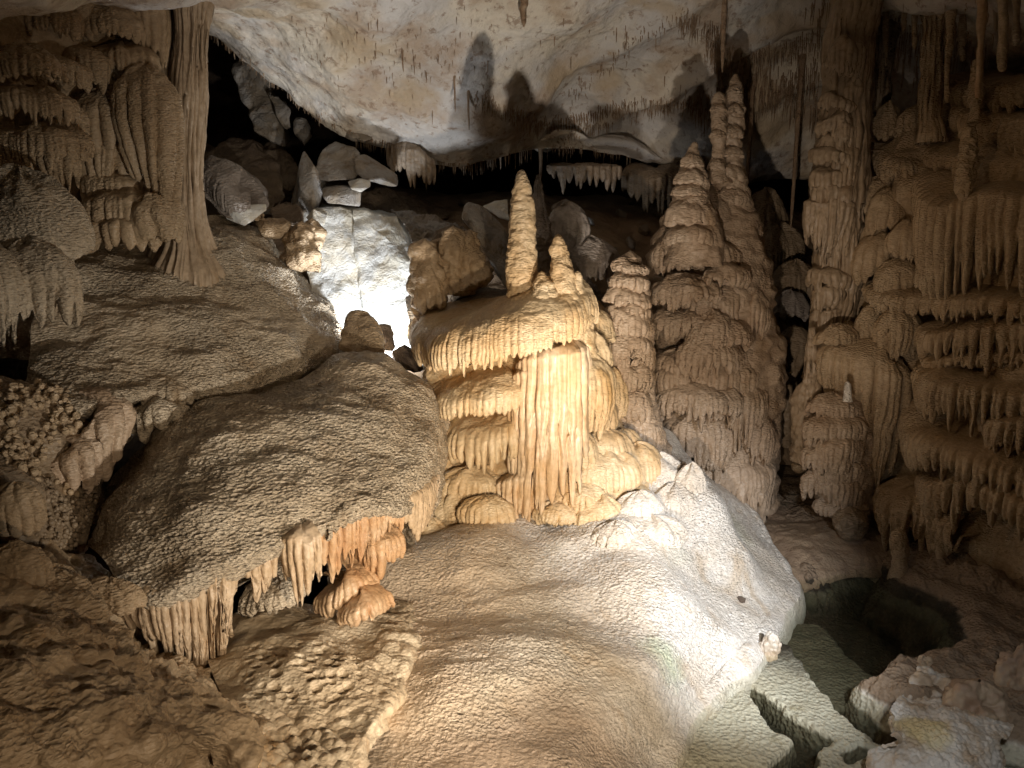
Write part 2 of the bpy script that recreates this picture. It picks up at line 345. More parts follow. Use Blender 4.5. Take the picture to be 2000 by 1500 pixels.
def spire(mb, rows, Y, seed=0, px=2.6, na=None, lo=(.05, 3), mid=(.02, 9), fi=(.004, 26), flute=0., fk=9, rings=0., rk=6, sq=.9, zs=1.6, cap=True, knob=0., ks=9):
    """an upright body whose outline is rows [(py, left px, right px)]"""
    a = np.array(rows, float); s = S(a[:, 1].mean(), a[:, 0].mean(), Y); c = P((a[:, 1]+a[:, 2])/2, a[:, 0], Y); r = (a[:, 2]-a[:, 1])/2*np.array([S(1000, y, Y) for y in a[:, 0]])
    H = c[0, 2]-c[-1, 2]; nv = int(max(12, H/(px*s))); C = cr(nv*4, np.concatenate([c, r[:, None]], 1)); zz = C[:, 2]; zt = np.linspace(zz[0], zz[-1], nv)
    C = np.stack([np.interp(-zt, -zz, C[:, k]) for k in (0, 1, 3)], 1); rr = np.maximum(C[:, 2], .002)
    na = na or int(np.clip(2*math.pi*rr.max()/(px*s), 24, 420)); ph = np.linspace(-math.pi, math.pi, na, endpoint=False)
    d = np.stack([np.sin(ph), -np.cos(ph)*sq, 0*ph], 1)
    V = np.zeros((na, nv, 3)); V[..., 0] = C[:, 0]; V[..., 1] = C[:, 1]; V[..., 2] = zt
    k = rr[None, :]*np.ones((na, 1))
    if flute:
        q = np.stack([np.sin(ph)[:, None]*fk*.5+0*k, np.cos(ph)[:, None]*fk*.5+0*k, zt[None]*.5+0*k+seed], -1)
        k = k+flute*(ridge(q, 1, 2, seed)-.5)
    if rings:
        q = np.stack([np.sin(ph)[:, None]*1.2+0*k, np.cos(ph)[:, None]*1.2+0*k, zt[None]*rk+0*k], -1); k = k+rings*ridge(q, 1, 1, seed+4)
    V = V+d[:, None]*k[..., None]
    if knob: V = V+d[:, None]*((.62-cells(V*np.array([1, 1, .7]), ks, seed))*knob)[..., None]
    m = np.minimum(1, rr/.08)[None]*np.ones((na, 1))
    V = push(V, True, lo, mid, fi, seed, zs, m)
    if cap:
        top = V[:, :1].mean(0, keepdims=True)+np.zeros((na, 1, 1)); top[..., 2] += rr[0]*.6; V = np.concatenate([top, V], 1)
    mb.grid(V, wrap=True, flip=True); return V
def net(rows, nu, nv):
    a = np.array(rows, float); p = P(a[..., 0], a[..., 1], a[..., 2]); g = cr(nv, p); g = cr(nu, g.transpose(1, 0, 2)); return g
def segd(V, pts):
    """distance of V to the 3-D polyline pts"""
    b = np.full(V.shape[:-1], 1e9)
    for p, q in zip(pts[:-1], pts[1:]):
        d = q-p; k = np.clip(((V-p)@d)/(d@d), 0, 1); b = np.minimum(b, np.linalg.norm(V-p-k[..., None]*d, axis=-1))
    return b
def hull(name, pts, mat, parent=None, sub=4, amp=.02, seed=0, bev=.03):
    """a broken block: convex hull of px points, edges softened, faces roughened"""
    import bmesh
    p = np.array([P(*q) for q in pts]); o0 = np.array([p[:, 0].mean(), p[:, 1].mean(), p[:, 2].min()])
    if parent is not None: o0 = np.array(parent['_w'])
    bm = bmesh.new()
    for v in p-o0: bm.verts.new(v)
    r = bmesh.ops.convex_hull(bm, input=bm.verts); bmesh.ops.delete(bm, geom=[g for g in r['geom_interior'] if isinstance(g, bmesh.types.BMVert)], context='VERTS')
    bmesh.ops.dissolve_limit(bm, angle_limit=R(6), verts=bm.verts, edges=bm.edges)
    if bev: bmesh.ops.bevel(bm, geom=list(bm.edges), offset=bev, segments=2, affect='EDGES', profile=.6, clamp_overlap=True)
    bmesh.ops.triangulate(bm, faces=bm.faces)
    for _ in range(sub):
        e = [x for x in bm.edges if x.calc_length() > .05]
        if not e or len(bm.verts) > 9000: break
        bmesh.ops.subdivide_edges(bm, edges=e, cuts=1); bmesh.ops.triangulate(bm, faces=bm.faces)
    bm.normal_update(); co = np.array([v.co[:] for v in bm.verts]); no = np.array([v.normal[:] for v in bm.verts])
    d = fbm(co+seed*3.3, 2.5, 4, seed)*amp*1.5+ridge(co+seed, 5, 3, seed)*amp*.35
    co = co+no*d[:, None]
    for v, c in zip(bm.verts, co): v.co = c
    me = bpy.data.meshes.new(name); bm.to_mesh(me); bm.free(); me.materials.append(mat)
    for f in me.polygons: f.use_smooth = True
    try: me.set_sharp_from_angle(angle=R(38))
    except Exception: pass
    o = bpy.data.objects.new(name, me); COL.objects.link(o)
    if parent is not None: o.parent = parent
    else: o.location = o0
    o['_w'] = [float(a) for a in o0]; return o
def blob(mb, c, r, n=8, seed=0, k=.25):
    ph = np.linspace(-math.pi, math.pi, n, endpoint=False); th = np.linspace(.05, math.pi-.05, max(5, n*2//3))
    d = np.stack([np.sin(ph)[:, None]*np.sin(th), -np.cos(ph)[:, None]*np.sin(th), np.cos(th)[None]+0*ph[:, None]], -1)
    rr = r*(1+k*perlin(d*1.7+seed*3.7, seed)); mb.grid(np.array(c)+d*rr[..., None], wrap=True, flip=True)
# ------------------------------------------------------------------ setting: shell of the cave, ceiling, floor, pool
def setting(o, kind='structure'): o['kind'] = kind; return o
CX = [-500, 0, 250, 405, 480, 560, 640, 700, 780, 860, 960, 1060, 1150, 1240, 1330, 1440, 1560, 1700, 1850, 2050, 2500]
LY = [40, 50, 60, 72, 118, 190, 236, 262, 285, 312, 316, 316, 322, 326, 330, 335, 335, 300, 280, 280, 280]
LD = [6.5, 7.2, 7.8, 8.3, 8.6, 8.9, 9.1, 9.2, 9.2, 9.2, 9.3, 9.4, 9.8, 9.9, 10.2, 10.8, 11, 10.5, 9.5, 9, 8.5]
TD = [3.5, 4.5, 5.5, 6.3, 6.6, 6.8, 7, 7.1, 7.2, 7.3, 7.4, 7.6, 7.8, 8, 8.2, 8.4, 8.6, 8.2, 7.5, 6.8, 6]
rows = []
rows.append([(x, -1500, d*.28) for x, d in zip(CX, TD)])
rows.append([(x, -600, d*.62) for x, d in zip(CX, TD)])
rows.append([(x, -200, d*.88) for x, d in zip(CX, TD)])
rows.append([(x, 0, d) for x, d in zip(CX, TD)])
for f in (.3, .62, .88):
    rows.append([(x, l*f, t+(L-t)*f**.9) for x, l, t, L in zip(CX, LY, TD, LD)])
rows.append([(x, l, L) for x, l, L in zip(CX, LY, LD)])
rows.append([(x, l-4, L+.35) for x, l, L in zip(CX, LY, LD)])
rows.append([(x, l-46, L+1.2) for x, l, L in zip(CX, LY, LD)])
rows.append([(x, l-60, 16) for x, l, L in zip(CX, LY, LD)])
CEIL = net(rows, 620, 620)
N = -normals(CEIL); d = fbm(CEIL, .55, 2, 3)*.20+fbm(CEIL, 1.7, 2, 8)*.07+fbm(CEIL, 7, 4, 5)*.016+ridge(CEIL, 4.5, 3, 15)*.010
def cpt(x, y):
    """ceiling point seen towards (x, y)"""
    v = np.array([x, y]); k = ((CPX-v)**2).sum(-1); i = np.unravel_index(k.argmin(), k.shape); return CEIL[i], i
def proj(V):
    q = V-np.array([0, 0, CZ]); f = q[..., 1]*CS-q[..., 2]*SN; u = q[..., 1]*SN+q[..., 2]*CS
    f = np.where(f > .1, f, .1); return np.stack([1000+F*q[..., 0]/f, 750-F*u/f], -1)
CPX = proj(CEIL)
for pl, w, a in (([(1060, 215), (1180, 130), (1330, 20), (1420, -60)], .16, .13), ([(1160, 300), (1290, 190), (1400, 90), (1640, 20), (1850, -30)], .2, .24), ([(640, 100), (720, 60), (800, 95), (880, 130)], .16, .08), ([(1330, 215), (1440, 205), (1560, 150), (1700, 120)], .22, .22), ([(900, 205), (1000, 240), (1080, 265), (1180, 230), (1300, 205)], .2, .14), ([(480, 40), (620, 10), (760, 30)], .2, .08)):
    d = d+a*np.exp(-(segd(CEIL, np.array([cpt(x, y)[0] for x, y in pl]))/w)**2)
for (x, y), w, a in (((1150, 260), .75, -.5), ((1290, 255), .45, -.35), ((720, 190), .8, .1), ((1250, 60), .6, -.12), ((520, 60), .5, -.1)):
    d = d+a*np.exp(-(np.linalg.norm(CEIL-cpt(x, y)[0], axis=-1)/w)**2)
CEIL = CEIL+N*d[..., None]; CPX = proj(CEIL)
VIS = np.zeros(CEIL.shape[:2], bool); VIS[:, 100:560] = True
CPX = np.where(VIS[..., None], CPX, 1e6)
m = MB(); m.grid(CEIL, flip=True); setting(m.build('cave_ceiling', M['ceiling']))
# back and side walls: one closed rough shell well outside everything
m = MB(); ph = np.linspace(-math.pi, math.pi, 300, endpoint=False); th = np.linspace(.02, math.pi-.02, 160)
q = np.stack([np.sin(ph)[:, None]*np.sin(th), -np.cos(ph)[:, None]*np.sin(th), np.cos(th)+0*ph[:, None]], -1)
V = q*np.array([10, 10.5, 6.5])+np.array([0, 5.5, 3]); V = V+q*(ridge(V, .8, 3, 2)*.4)[..., None]
m.grid(V, wrap=True); setting(m.build('cave_wall', M['darkwall']))
# water and its bed
m = MB(); bx = np.array([[-1.5, 1.2], [9, 9.5]]); zt, zb_ = 0., -2.6
gx, gy = np.meshgrid(np.linspace(-1.5, 9, 2), np.linspace(1.2, 9.5, 2), indexing='ij')
top = np.stack([gx, gy, gx*0+zt], -1); bot = np.stack([gx, gy, gx*0+zb_], -1)
ring = np.array([[-1.5, 1.2], [9, 1.2], [9, 9.5], [-1.5, 9.5]]); side = np.stack([np.concatenate([ring, np.full((4, 1), zt)], 1), np.concatenate([ring, np.full((4, 1), zb_)], 1)], 1)
import bmesh
bm = bmesh.new(); vs = [bm.verts.new((a, b, z)) for z in (zt, zb_) for a, b in ring]
for f in ((0, 1, 2, 3), (7, 6, 5, 4), (0, 4, 5, 1), (1, 5, 6, 2), (2, 6, 7, 3), (3, 7, 4, 0)): bm.faces.new([vs[k] for k in f])
bmesh.ops.recalc_face_normals(bm, faces=bm.faces); me = bpy.data.meshes.new('water'); bm.to_mesh(me); bm.free(); me.materials.append(M['water'])
o = bpy.data.objects.new('water', me); COL.objects.link(o); setting(o)
def inpoly(X, Y, poly):
    """signed distance to a plan polygon, positive inside"""
    p = np.array(poly); ins = np.zeros(X.shape, bool); dd = np.full(X.shape, 1e9)
    for a, b in zip(p, np.roll(p, -1, 0)):
        c = ((a[1] > Y) != (b[1] > Y)); xx = (b[0]-a[0])*(Y-a[1])/(b[1]-a[1]+1e-12)+a[0]; ins ^= c & (X < xx)
        e = b-a; k = np.clip(((X-a[0])*e[0]+(Y-a[1])*e[1])/(e@e), 0, 1); dd = np.minimum(dd, np.hypot(X-a[0]-k*e[0], Y-a[1]-k*e[1]))
    return np.where(ins, dd, -dd)
def plan(z, pts): return [tuple(PZ(x, y, z)[:2]) for x, y in pts]
gx, gy = np.meshgrid(np.linspace(-1, 6.5, 760), np.linspace(1.2, 9, 780), indexing='ij'); G = np.stack([gx, gy, gx*0], -1)
wn = fbm(G, 5, 4, 4)*.05+fbm(G, 17, 2, 5)*.02
H = np.full(gx.shape, -.55)
def plateau(z, pts, w, zpts=None):
    global H
    s = inpoly(gx, gy, plan(z if zpts is None else zpts, pts))+wn; H = np.maximum(H, -.55+(z+.55)*sm(s, -w, w*.25))
# submerged shelves
def carve(z, pts, w):
    global H
    s = inpoly(gx, gy, plan(-.05, pts))+wn*.6; H = np.where(H > z, H+(z-H)*sm(s, -w, w), H)
plateau(-.07, [(1100, 1760), (1150, 1500), (1250, 1400), (1400, 1250), (1470, 1225), (1530, 1250), (1570, 1300), (1640, 1392), (1680, 1423), (1716, 1448), (1760, 1464), (1850, 1470), (2000, 1500), (2300, 1500), (2300, 1900), (1100, 1900)], .07)
plateau(-.17, [(1450, 1220), (1599, 1215), (1640, 1260), (1680, 1300), (1740, 1335), (1702, 1375), (1640, 1395), (1560, 1380)], .10)
plateau(-.3, [(1480, 1180), (1640, 1190), (1760, 1270), (1790, 1330), (1740, 1420), (1560, 1400), (1450, 1300)], .5)
plateau(-.42, [(1400, 1080), (1750, 1060), (1950, 1200), (1900, 1300), (1700, 1500), (1500, 1640), (1200, 1640)], .6)
carve(-.24, [(1460, 1334), (1482, 1345), (1520, 1374), (1567, 1402), (1625, 1437), (1594, 1459), (1590, 1473), (1606, 1520), (1640, 1700), (1450, 1700), (1507, 1502), (1523, 1476), (1553, 1452), (1560, 1441), (1517, 1415), (1490, 1390)], .025)
carve(-.2, [(1648, 1466), (1680, 1450), (1712, 1456), (1690, 1476), (1660, 1482)], .02)
# floor beyond the pool and its right bank
plateau(.10, [(1440, 1030), (1500, 1105), (1580, 1130), (1640, 1105), (1730, 1100), (1745, 1130), (1860, 1175), (1890, 1210), (1880, 1230), (1900, 1260), (1930, 1275), (2200, 1350), (3200, 1300), (3000, 800), (1500, 860)], .45, 0)
plateau(.22, [(1440, 980), (1600, 1080), (1720, 1075), (1780, 1130), (1900, 1165), (2100, 1260), (3200, 1200), (3000, 800), (1500, 860)], .5, 0)
plateau(.16, [(1690, 1350), (1760, 1310), (1850, 1290), (1900, 1265), (1960, 1290), (2200, 1360), (2300, 1480), (2100, 1480), (1960, 1440), (1850, 1400), (1760, 1390)], .4, 0)
H = H+fbm(G, 4, 3, 7)*.014+ridge(G, 14, 2, 8)*.003+np.clip(H, 0, 1)*fbm(G, 4, 3, 9)*.4
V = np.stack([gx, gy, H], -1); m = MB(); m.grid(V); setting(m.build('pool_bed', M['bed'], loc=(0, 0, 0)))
# brown silt floor running back between the towers (above the water)
fl = net([[(1380, 900, 9), (1560, 890, 9.5), (1750, 900, 9), (1900, 900, 8.5)], [(1430, 985, 7.9), (1560, 985, 7.9), (1680, 990, 7.6), (1800, 1010, 7.2)], [(1440, 1050, 7.2), (1560, 1050, 7.0), (1660, 1060, 6.9), (1780, 1090, 6.8)], [(1470, 1150, 6.25), (1560, 1140, 6.4), (1650, 1112, 6.65), (1740, 1110, 6.7)], [(1480, 1170, 6.2), (1560, 1160, 6.35), (1650, 1130, 6.6), (1740, 1130, 6.65)]], 200, 160)
fl = push(fl, lo=(.05, 1.5), mid=(.02, 6), fi=(.004, 22)); m = MB(); m.grid(fl, flip=True); setting(m.build('cave_floor', M['silt']))
# back slope behind the main group
bs = net([[(300, 250, 13), (600, 330, 12.5), (840, 375, 12), (1100, 385, 12), (1400, 400, 12), (1700, 380, 13)], [(300, 420, 9.8), (600, 420, 9.6), (780, 420, 9.6), (1100, 440, 9.6), (1400, 450, 10), (1700, 470, 10.5)], [(300, 620, 8.6), (600, 620, 8.6), (800, 620, 8.4), (1100, 600, 8.4), (1400, 600, 9), (1700, 650, 9.6)], [(300, 900, 7.4), (600, 900, 7.6), (800, 900, 7.6), (1100, 900, 7.6), (1400, 900, 8.4), (1700, 920, 9)]], 320, 240)
bs = push(bs, lo=(.12, .9), mid=(.04, 3.5), fi=(.006, 14)); m = MB(); m.grid(bs, flip=True); setting(m.build('back_slope_terrain', M['silt']))

# ------------------------------------------------------------------ helpers for dripstone things
def one(name, m, mt, label, cat, group=None, kind=None): return tag(m.build(name, mt), label, cat, group, kind)
def tower(t, rows, Y, specs, mt, seed=0, auto=0, bm=None, ylim=None, sq=.9, sz=(90, 150), drip=(25, 55), prot=.05, sx=(1, 1, 1), lk=None, part='flowstone_tier', **kw):
    m = MB(); spire(m, rows, Y, seed=seed, sq=sq, **kw); m.build('stone_core', bm or mt, t)
    a = np.array(rows, float); rg = np.random.default_rng(seed+50)
    L = list(specs)
    if auto:
        y = (ylim or (a[0, 0], 0))[0]
        while y < (ylim or (0, a[-1, 0]))[1]:
            xl, xr = np.interp(y, a[:, 0], a[:, 1]), np.interp(y, a[:, 0], a[:, 2]); k = max(1, int(round((xr-xl)*1.25/np.mean(sz))))
            for j in range(k):
                w = rg.uniform(*sz)*min(1, .45+(xr-xl)/260); u = (j+.5)/k*2-1 if k > 1 else 0; u = np.clip(u+rg.uniform(-.2, .2), -.95, .95)
                L.append(((xl+xr)/2+u*(xr-xl)/2*.92, y+rg.uniform(-14, 14), w, w*rg.uniform(.35, .6), rg.uniform(*drip)))
            y += auto*rg.uniform(.8, 1.2)
    for i, q in enumerate(L):
        x, y, w, h, dr = q[:5]; w *= sx[0]; h *= sx[1]; dr *= sx[2]; o = q[5] if len(q) > 5 else {}
        xl, xr = np.interp(y, a[:, 0], a[:, 1]), np.interp(y, a[:, 0], a[:, 2]); s = S(x, y, Y); r = (xr-xl)/2*s
        u = float(np.clip((x-(xl+xr)/2)/((xr-xl)/2), -.97, .97)); Yf = Y-r*math.sqrt(1-u*u)*sq-prot*rg.uniform(.4, 1.6)
        m = MB(); o = dict(lk or {}, **o); mm = o.pop('mat', mt); Yf = o.pop('Y', Yf)
        lobe(m, x, y, w, h, dr, Yf, face=o.pop('face', math.asin(u)*.8), seed=seed*31+i, **o); m.build(part, mm, t)

# ------------------------------------------------------------------ white flowstone slope down to the pool
m = MB()
ws = net([[(640, 1080, 6.6), (760, 1040, 6.6), (900, 990, 6.7), (1050, 930, 6.8), (1200, 900, 7.0), (1290, 850, 7.2), (1340, 905, 7.2), (1400, 960, 7.6)],
          [(640, 1120, 5.6), (760, 1100, 5.5), (880, 1070, 5.7), (1010, 1030, 5.9), (1150, 1020, 6.1), (1270, 960, 6.4), (1360, 960, 6.75), (1480, 1040, 7.0)],
          [(640, 1220, 4.9), (760, 1200, 4.9), (880, 1180, 5.05), (1010, 1140, 5.3), (1150, 1110, 5.5), (1290, 1080, 5.7), (1400, 1072, 6.1), (1520, 1112, 6.55)],
          [(620, 1320, 4.2), (740, 1300, 4.25), (870, 1280, 4.4), (1010, 1240, 4.65), (1150, 1210, 4.85), (1290, 1180, 5.2), (1405, 1172, 5.6), (1535, 1160, 6.2)],
          [(620, 1420, 3.65), (740, 1400, 3.72), (870, 1370, 3.85), (1010, 1340, 4.05), (1150, 1320, 4.25), (1280, 1300, 4.5), (1370, 1272, 4.95), (1462, 1258, 5.35)],
          [(600, 1520, 3.2), (740, 1500, 3.26), (870, 1470, 3.4), (1010, 1440, 3.6), (1120, 1420, 3.75), (1200, 1402, 3.95), (1275, 1395, 4.2), (1350, 1388, 4.5)],
          [(600, 1700, 2.55), (740, 1680, 2.6), (870, 1640, 2.75), (1000, 1600, 2.95), (1100, 1570, 3.15), (1150, 1550, 3.35), (1215, 1535, 3.55), (1275, 1515, 3.82)],
          [(600, 2000, 1.8), (740, 1980, 1.85), (900, 1920, 2.0), (1020, 1870, 2.15), (1120, 1800, 2.4), (1180, 1760, 2.6), (1240, 1720, 2.8), (1300, 1680, 3.0)]], 620, 620)
edge = ws[-1:]; e1 = edge+np.array([.10, -.05, -.12]); e2 = edge+np.array([.05, .0, -.6]); e3 = edge+np.array([-.3, .1, -1.2])
tail = cr(40, np.concatenate([ws[-2:-1], edge, e1, e2, e3], 0))[10:]; ws = np.concatenate([ws, tail], 0)
N = -normals(ws); dd = fbm(ws, .9, 2, 2, (1, 1.2, 1))*.09+ridge(ws, 1.3, 1, 12, (.45, 1.1, 1))*.03+fbm(ws, 5, 3, 6)*.010+ridge(ws, 34, 1, 9, (.6, 1, 1.4))*.003+ridge(ws, 3.5, 2, 19, (.6, 1, 3.5))*.012*sm(fbm(ws, .8, 1, 77), -.3, .3)
for (x, y, Y), r, a in (((1215, 1075, 5.9), .42, .16), ((1330, 1020, 6.5), .45, .18), ((1120, 1085, 5.75), .3, .09), ((1400, 1090, 6.1), .4, .10), ((960, 1120, 5.4), .4, .06), ((1250, 1180, 5.2), .5, .08)):
    q = np.linalg.norm((ws-P(x, y, Y))*np.array([1, 1, .6])/r, axis=-1); dd = dd+a*sm(q, 1.15, .25)
ws = ws+N*dd[..., None]; ws[..., 2] += .07; m.grid(ws, flip=True)
slope = one('flowstone_slope', m, M['white'], 'broad pale flowstone slope glowing white beside the green pool', 'flowstone')
for i, (x, y, w, h, L, Y) in enumerate([(1300, 955, 130, 56, 44, 6.42), (1335, 1005, 140, 50, 30, 6.5), (1262, 1010, 120, 40, 26, 6.15), (1290, 1062, 150, 40, 18, 6.0), (1215, 1062, 120, 34, 14, 5.85), (1360, 960, 80, 50, 40, 6.75)]):
    q = proj(ws[:600]); k = ((q-np.array([x, y]))**2).sum(-1); k = np.where(ws[:600, :, 1] > Y-1.2, k, 1e9); Y = ws[np.unravel_index(k.argmin(), k.shape)][1]-.01
    m = MB(); lobe(m, x, y, w*.9, h*1.0, L, Y, arc=100, dep=.7, seed=700+i, gap=.45, amp=1.5, spx=10, rough=.8, face=.2); m.build('flowstone_tier', M['white'], slope)
# ------------------------------------------------------------------ main cream formation in the centre
base = P(1010, 1040, 6.4)
mf = thing('draped_flowstone', 'cream yellow tiered flowstone with long ribbed drapery, brightest formation in the middle', 'flowstone', base)
m = MB(); core = net([[(800, 600, 7.3), (900, 590, 7.2), (1010, 570, 7.2), (1120, 560, 7.3), (1200, 620, 7.4), (1250, 700, 7.5)],
    [(826, 650, 6.75), (900, 660, 6.5), (1010, 640, 6.45), (1100, 610, 6.5), (1170, 640, 6.7), (1240, 720, 7.0)],
    [(836, 760, 6.5), (900, 760, 6.35), (1010, 760, 6.2), (1100, 750, 6.2), (1170, 760, 6.4), (1240, 790, 6.9)],
    [(860, 860, 6.5), (930, 860, 6.45), (1010, 860, 6.2), (1090, 860, 6.15), (1180, 860, 6.4), (1260, 870, 6.8)],
    [(850, 960, 6.2), (930, 970, 6.2), (1010, 980, 6.1), (1090, 970, 6.1), (1190, 960, 6.25), (1300, 960, 6.5)],
    [(800, 1090, 6.0), (900, 1080, 6.0), (1010, 1060, 6.1), (1100, 1030, 6.2), (1200, 1040, 6.3), (1300, 1030, 6.6)],
    [(800, 1180, 6.0), (900, 1180, 6.0), (1010, 1160, 6.0), (1100, 1130, 6.1), (1200, 1130, 6.2), (1300, 1120, 6.5)]], 260, 260)
core = push(core, lo=(.05, 2), mid=(.02, 7), fi=(.004, 24), seed=4); m.grid(core, flip=True); m.build('stone_core', M['cream'], mf)
def tier(mt, fn, *a, name='flowstone_tier', par=None, **k):
    mm = MB(); fn(mm, *a, **k); return mm.build(name, mt, par if par is not None else mf)
C_ = M['cream']
tier(C_, shelf, [(798, 640, 7.2), (812, 672, 6.6), (850, 684, 6.12), (900, 682, 5.98), (950, 674, 5.92), (1000, 664, 5.88), (1050, 655, 5.86), (1100, 645, 5.9), (1140, 628, 6.0), (1165, 606, 6.25)], [60, 64, 76, 92, 70], [.5, .7, .7, .5, .3], [46, 56, 52, 42, 40, 36], seed=1, gap=.6, slope=.1, sp=.045, amp=1.3, lmin=.3, fine=.006)
tier(C_, shelf, [(826, 735, 6.9), (838, 778, 6.4), (870, 796, 6.08), (920, 792, 5.98), (975, 780, 5.95), (1020, 772, 6.0), (1050, 760, 6.2)], 62, .6, [30, 34, 30, 30], seed=2, gap=.5, sp=.045, amp=1.2)
cu = tier(M['curtain'], shelf, [(1005, 722, 6.2), (1022, 708, 6.02), (1045, 704, 5.92), (1075, 699, 5.87), (1105, 695, 5.87), (1135, 690, 5.92), (1150, 680, 6.1)], 30, .25, [300, 350, 355, 345, 330, 250, 120], seed=3, gap=.75, sp=.062, slope=-.04, wav=.5, amp=1.35, lmin=.6, env=.1, fine=.012, name='drapery_curtain')
tier(M['curtain'], shelf, [(985, 745, 6.2), (1000, 735, 6.06), (1020, 728, 5.98), (1040, 725, 5.95)], 12, .2, [110, 190, 220, 220], seed=31, gap=.55, sp=.05, slope=-.02, lmin=.4, amp=1.3, fine=.01, name='drapery_curtain')
tier(C_, shelf, [(852, 820, 6.8), (866, 856, 6.35), (900, 866, 6.12), (940, 866, 6.02), (980, 860, 5.98), (1015, 852, 6.0), (1045, 840, 6.2)], 52, .45, [50, 62, 66, 60, 50], seed=4, gap=.12, sp=.075, amp=1.2, lmin=.5)
tier(C_, lobe, 930, 962, 150, 40, 34, 6.06, seed=5, gap=.4, spx=12, amp=1.3)
tier(M['curtain'], shelf, [(955, 955, 6.15), (985, 945, 6.0), (1015, 938, 5.93), (1050, 932, 5.93), (1085, 925, 6.0), (1104, 915, 6.2)], 24, .3, [70, 92, 92, 84, 60], seed=6, gap=.5, sp=.055, lmin=.6, amp=1.4, fine=.01, name='drapery_curtain')
for i, (x, y, w, h, L, Y, o) in enumerate([
    (868, 1042, 190, 74, 40, 5.98, dict(face=-.2)), (950, 1010, 110, 36, 46, 5.84, {}), (815, 1070, 130, 56, 30, 5.85, dict(face=-.4)), (905, 1000, 90, 40, 20, 6.02, {}),
    (1150, 765, 140, 74, 110, 6.02, dict(gap=.25, face=.3, lmin=.5)), (1160, 705, 110, 56, 26, 6.18, dict(face=.4)), (1180, 660, 80, 50, 14, 6.45, dict(face=.5)), (1178, 820, 90, 44, 40, 6.25, dict(face=.4)),
    (1122, 890, 96, 44, 40, 5.98, {}), (1108, 945, 84, 30, 44, 5.93, {}), (1190, 888, 130, 44, 30, 6.12, dict(face=.2)), (1180, 940, 170, 56, 50, 5.98, dict(face=.1, gap=.3)), (1262, 930, 130, 56, 62, 6.2, dict(face=.4, gap=.3)), (1230, 890, 90, 44, 34, 6.35, dict(face=.4)),
    (1136, 990, 110, 44, 34, 5.86, {}), (1185, 1022, 110, 44, 26, 5.78, dict(face=.2)), (1092, 1012, 90, 26, 20, 5.8, {}), (1230, 985, 120, 40, 40, 6.0, dict(face=.3)), (1290, 975, 90, 50, 36, 6.25, dict(face=.5)), (1205, 770, 70, 50, 60, 6.5, dict(face=.5))]):
    o = dict(o); o.setdefault('gap', .45); o.setdefault('amp', 1.4); tier(C_, lobe, x, y, w, h, L, Y, seed=10+i, spx=11, wav=.8, fine=.004, **o)
# its stalagmites
st = thing('stalagmite', 'tall blunt golden stalagmite standing on top of the cream tiered flowstone', 'stalagmite', P(1020, 610, 6.55))
m = MB(); spire(m, [(334, 1014, 1024), (345, 1007, 1030), (370, 1002, 1037), (420, 997, 1044), (470, 992, 1047), (520, 990, 1049), (570, 990, 1048), (615, 996, 1044), (640, 1000, 1040)], 6.3, seed=3, lo=(.012, 4), mid=(.016, 12), fi=(.004, 30), px=2.2); m.build('stone_shaft', M['cream'], st)
st = thing('stalagmite', 'shorter pointed stalagmite leaning against the right shoulder of the cream flowstone', 'stalagmite', P(1110, 600, 6.5))
m = MB(); spire(m, [(460, 1084, 1096), (472, 1077, 1104), (500, 1074, 1112), (540, 1073, 1124), (580, 1074, 1138), (620, 1070, 1152), (660, 1064, 1160)], 6.2, seed=5, lo=(.02, 4), mid=(.02, 10), fi=(.004, 28)); m.build('stone_shaft', M['cream'], st)
m = MB(); spire(m, [(532, 1052, 1064), (545, 1042, 1074), (575, 1034, 1088), (610, 1018, 1104), (650, 1000, 1124)], 6.12, seed=6, lo=(.02, 4), mid=(.018, 10)); m.build('stone_shoulder', M['cream'], st)
m = MB(); spire(m, [(532, 1122, 1134), (560, 1112, 1144), (600, 1108, 1152), (650, 1104, 1160), (690, 1100, 1165)], 6.2, seed=7, lo=(.02, 4), mid=(.018, 10)); m.build('stone_shoulder', M['cream'], st)
t = thing('stalagmite', 'thin grey stalagmite right behind the tall golden one, touching a hanging stalactite', 'stalagmite', P(1058, 490, 7.2))
m = MB(); spire(m, [(342, 1049, 1053), (360, 1045, 1058), (400, 1041, 1064), (440, 1038, 1072), (500, 1038, 1080), (560, 1036, 1084)], 7.1, seed=8, lo=(.02, 4), mid=(.02, 10), flute=.012, fk=14); m.build('stone_shaft', M['grey'], t)
t = thing('flowstone_mound', 'grey winged flowstone draped over the slope behind the golden stalagmite', 'flowstone', P(1110, 480, 8))
m = MB(); lobe(m, 1108, 440, 84, 42, 60, 7.5, seed=41, gap=.8, rough=1.6); m.build('flowstone_tier', M['grey'], t)
m = MB(); lobe(m, 1155, 516, 120, 56, 44, 7.4, seed=42, gap=.4, spx=10, lmin=.3); m.build('flowstone_tier', M['grey'], t)
m = MB(); spire(m, [(400, 1085, 1125), (450, 1078, 1130), (520, 1060, 1140), (600, 1050, 1180)], 8.1, seed=43, flute=.03, fk=12); m.build('stone_core', M['grey'], t)

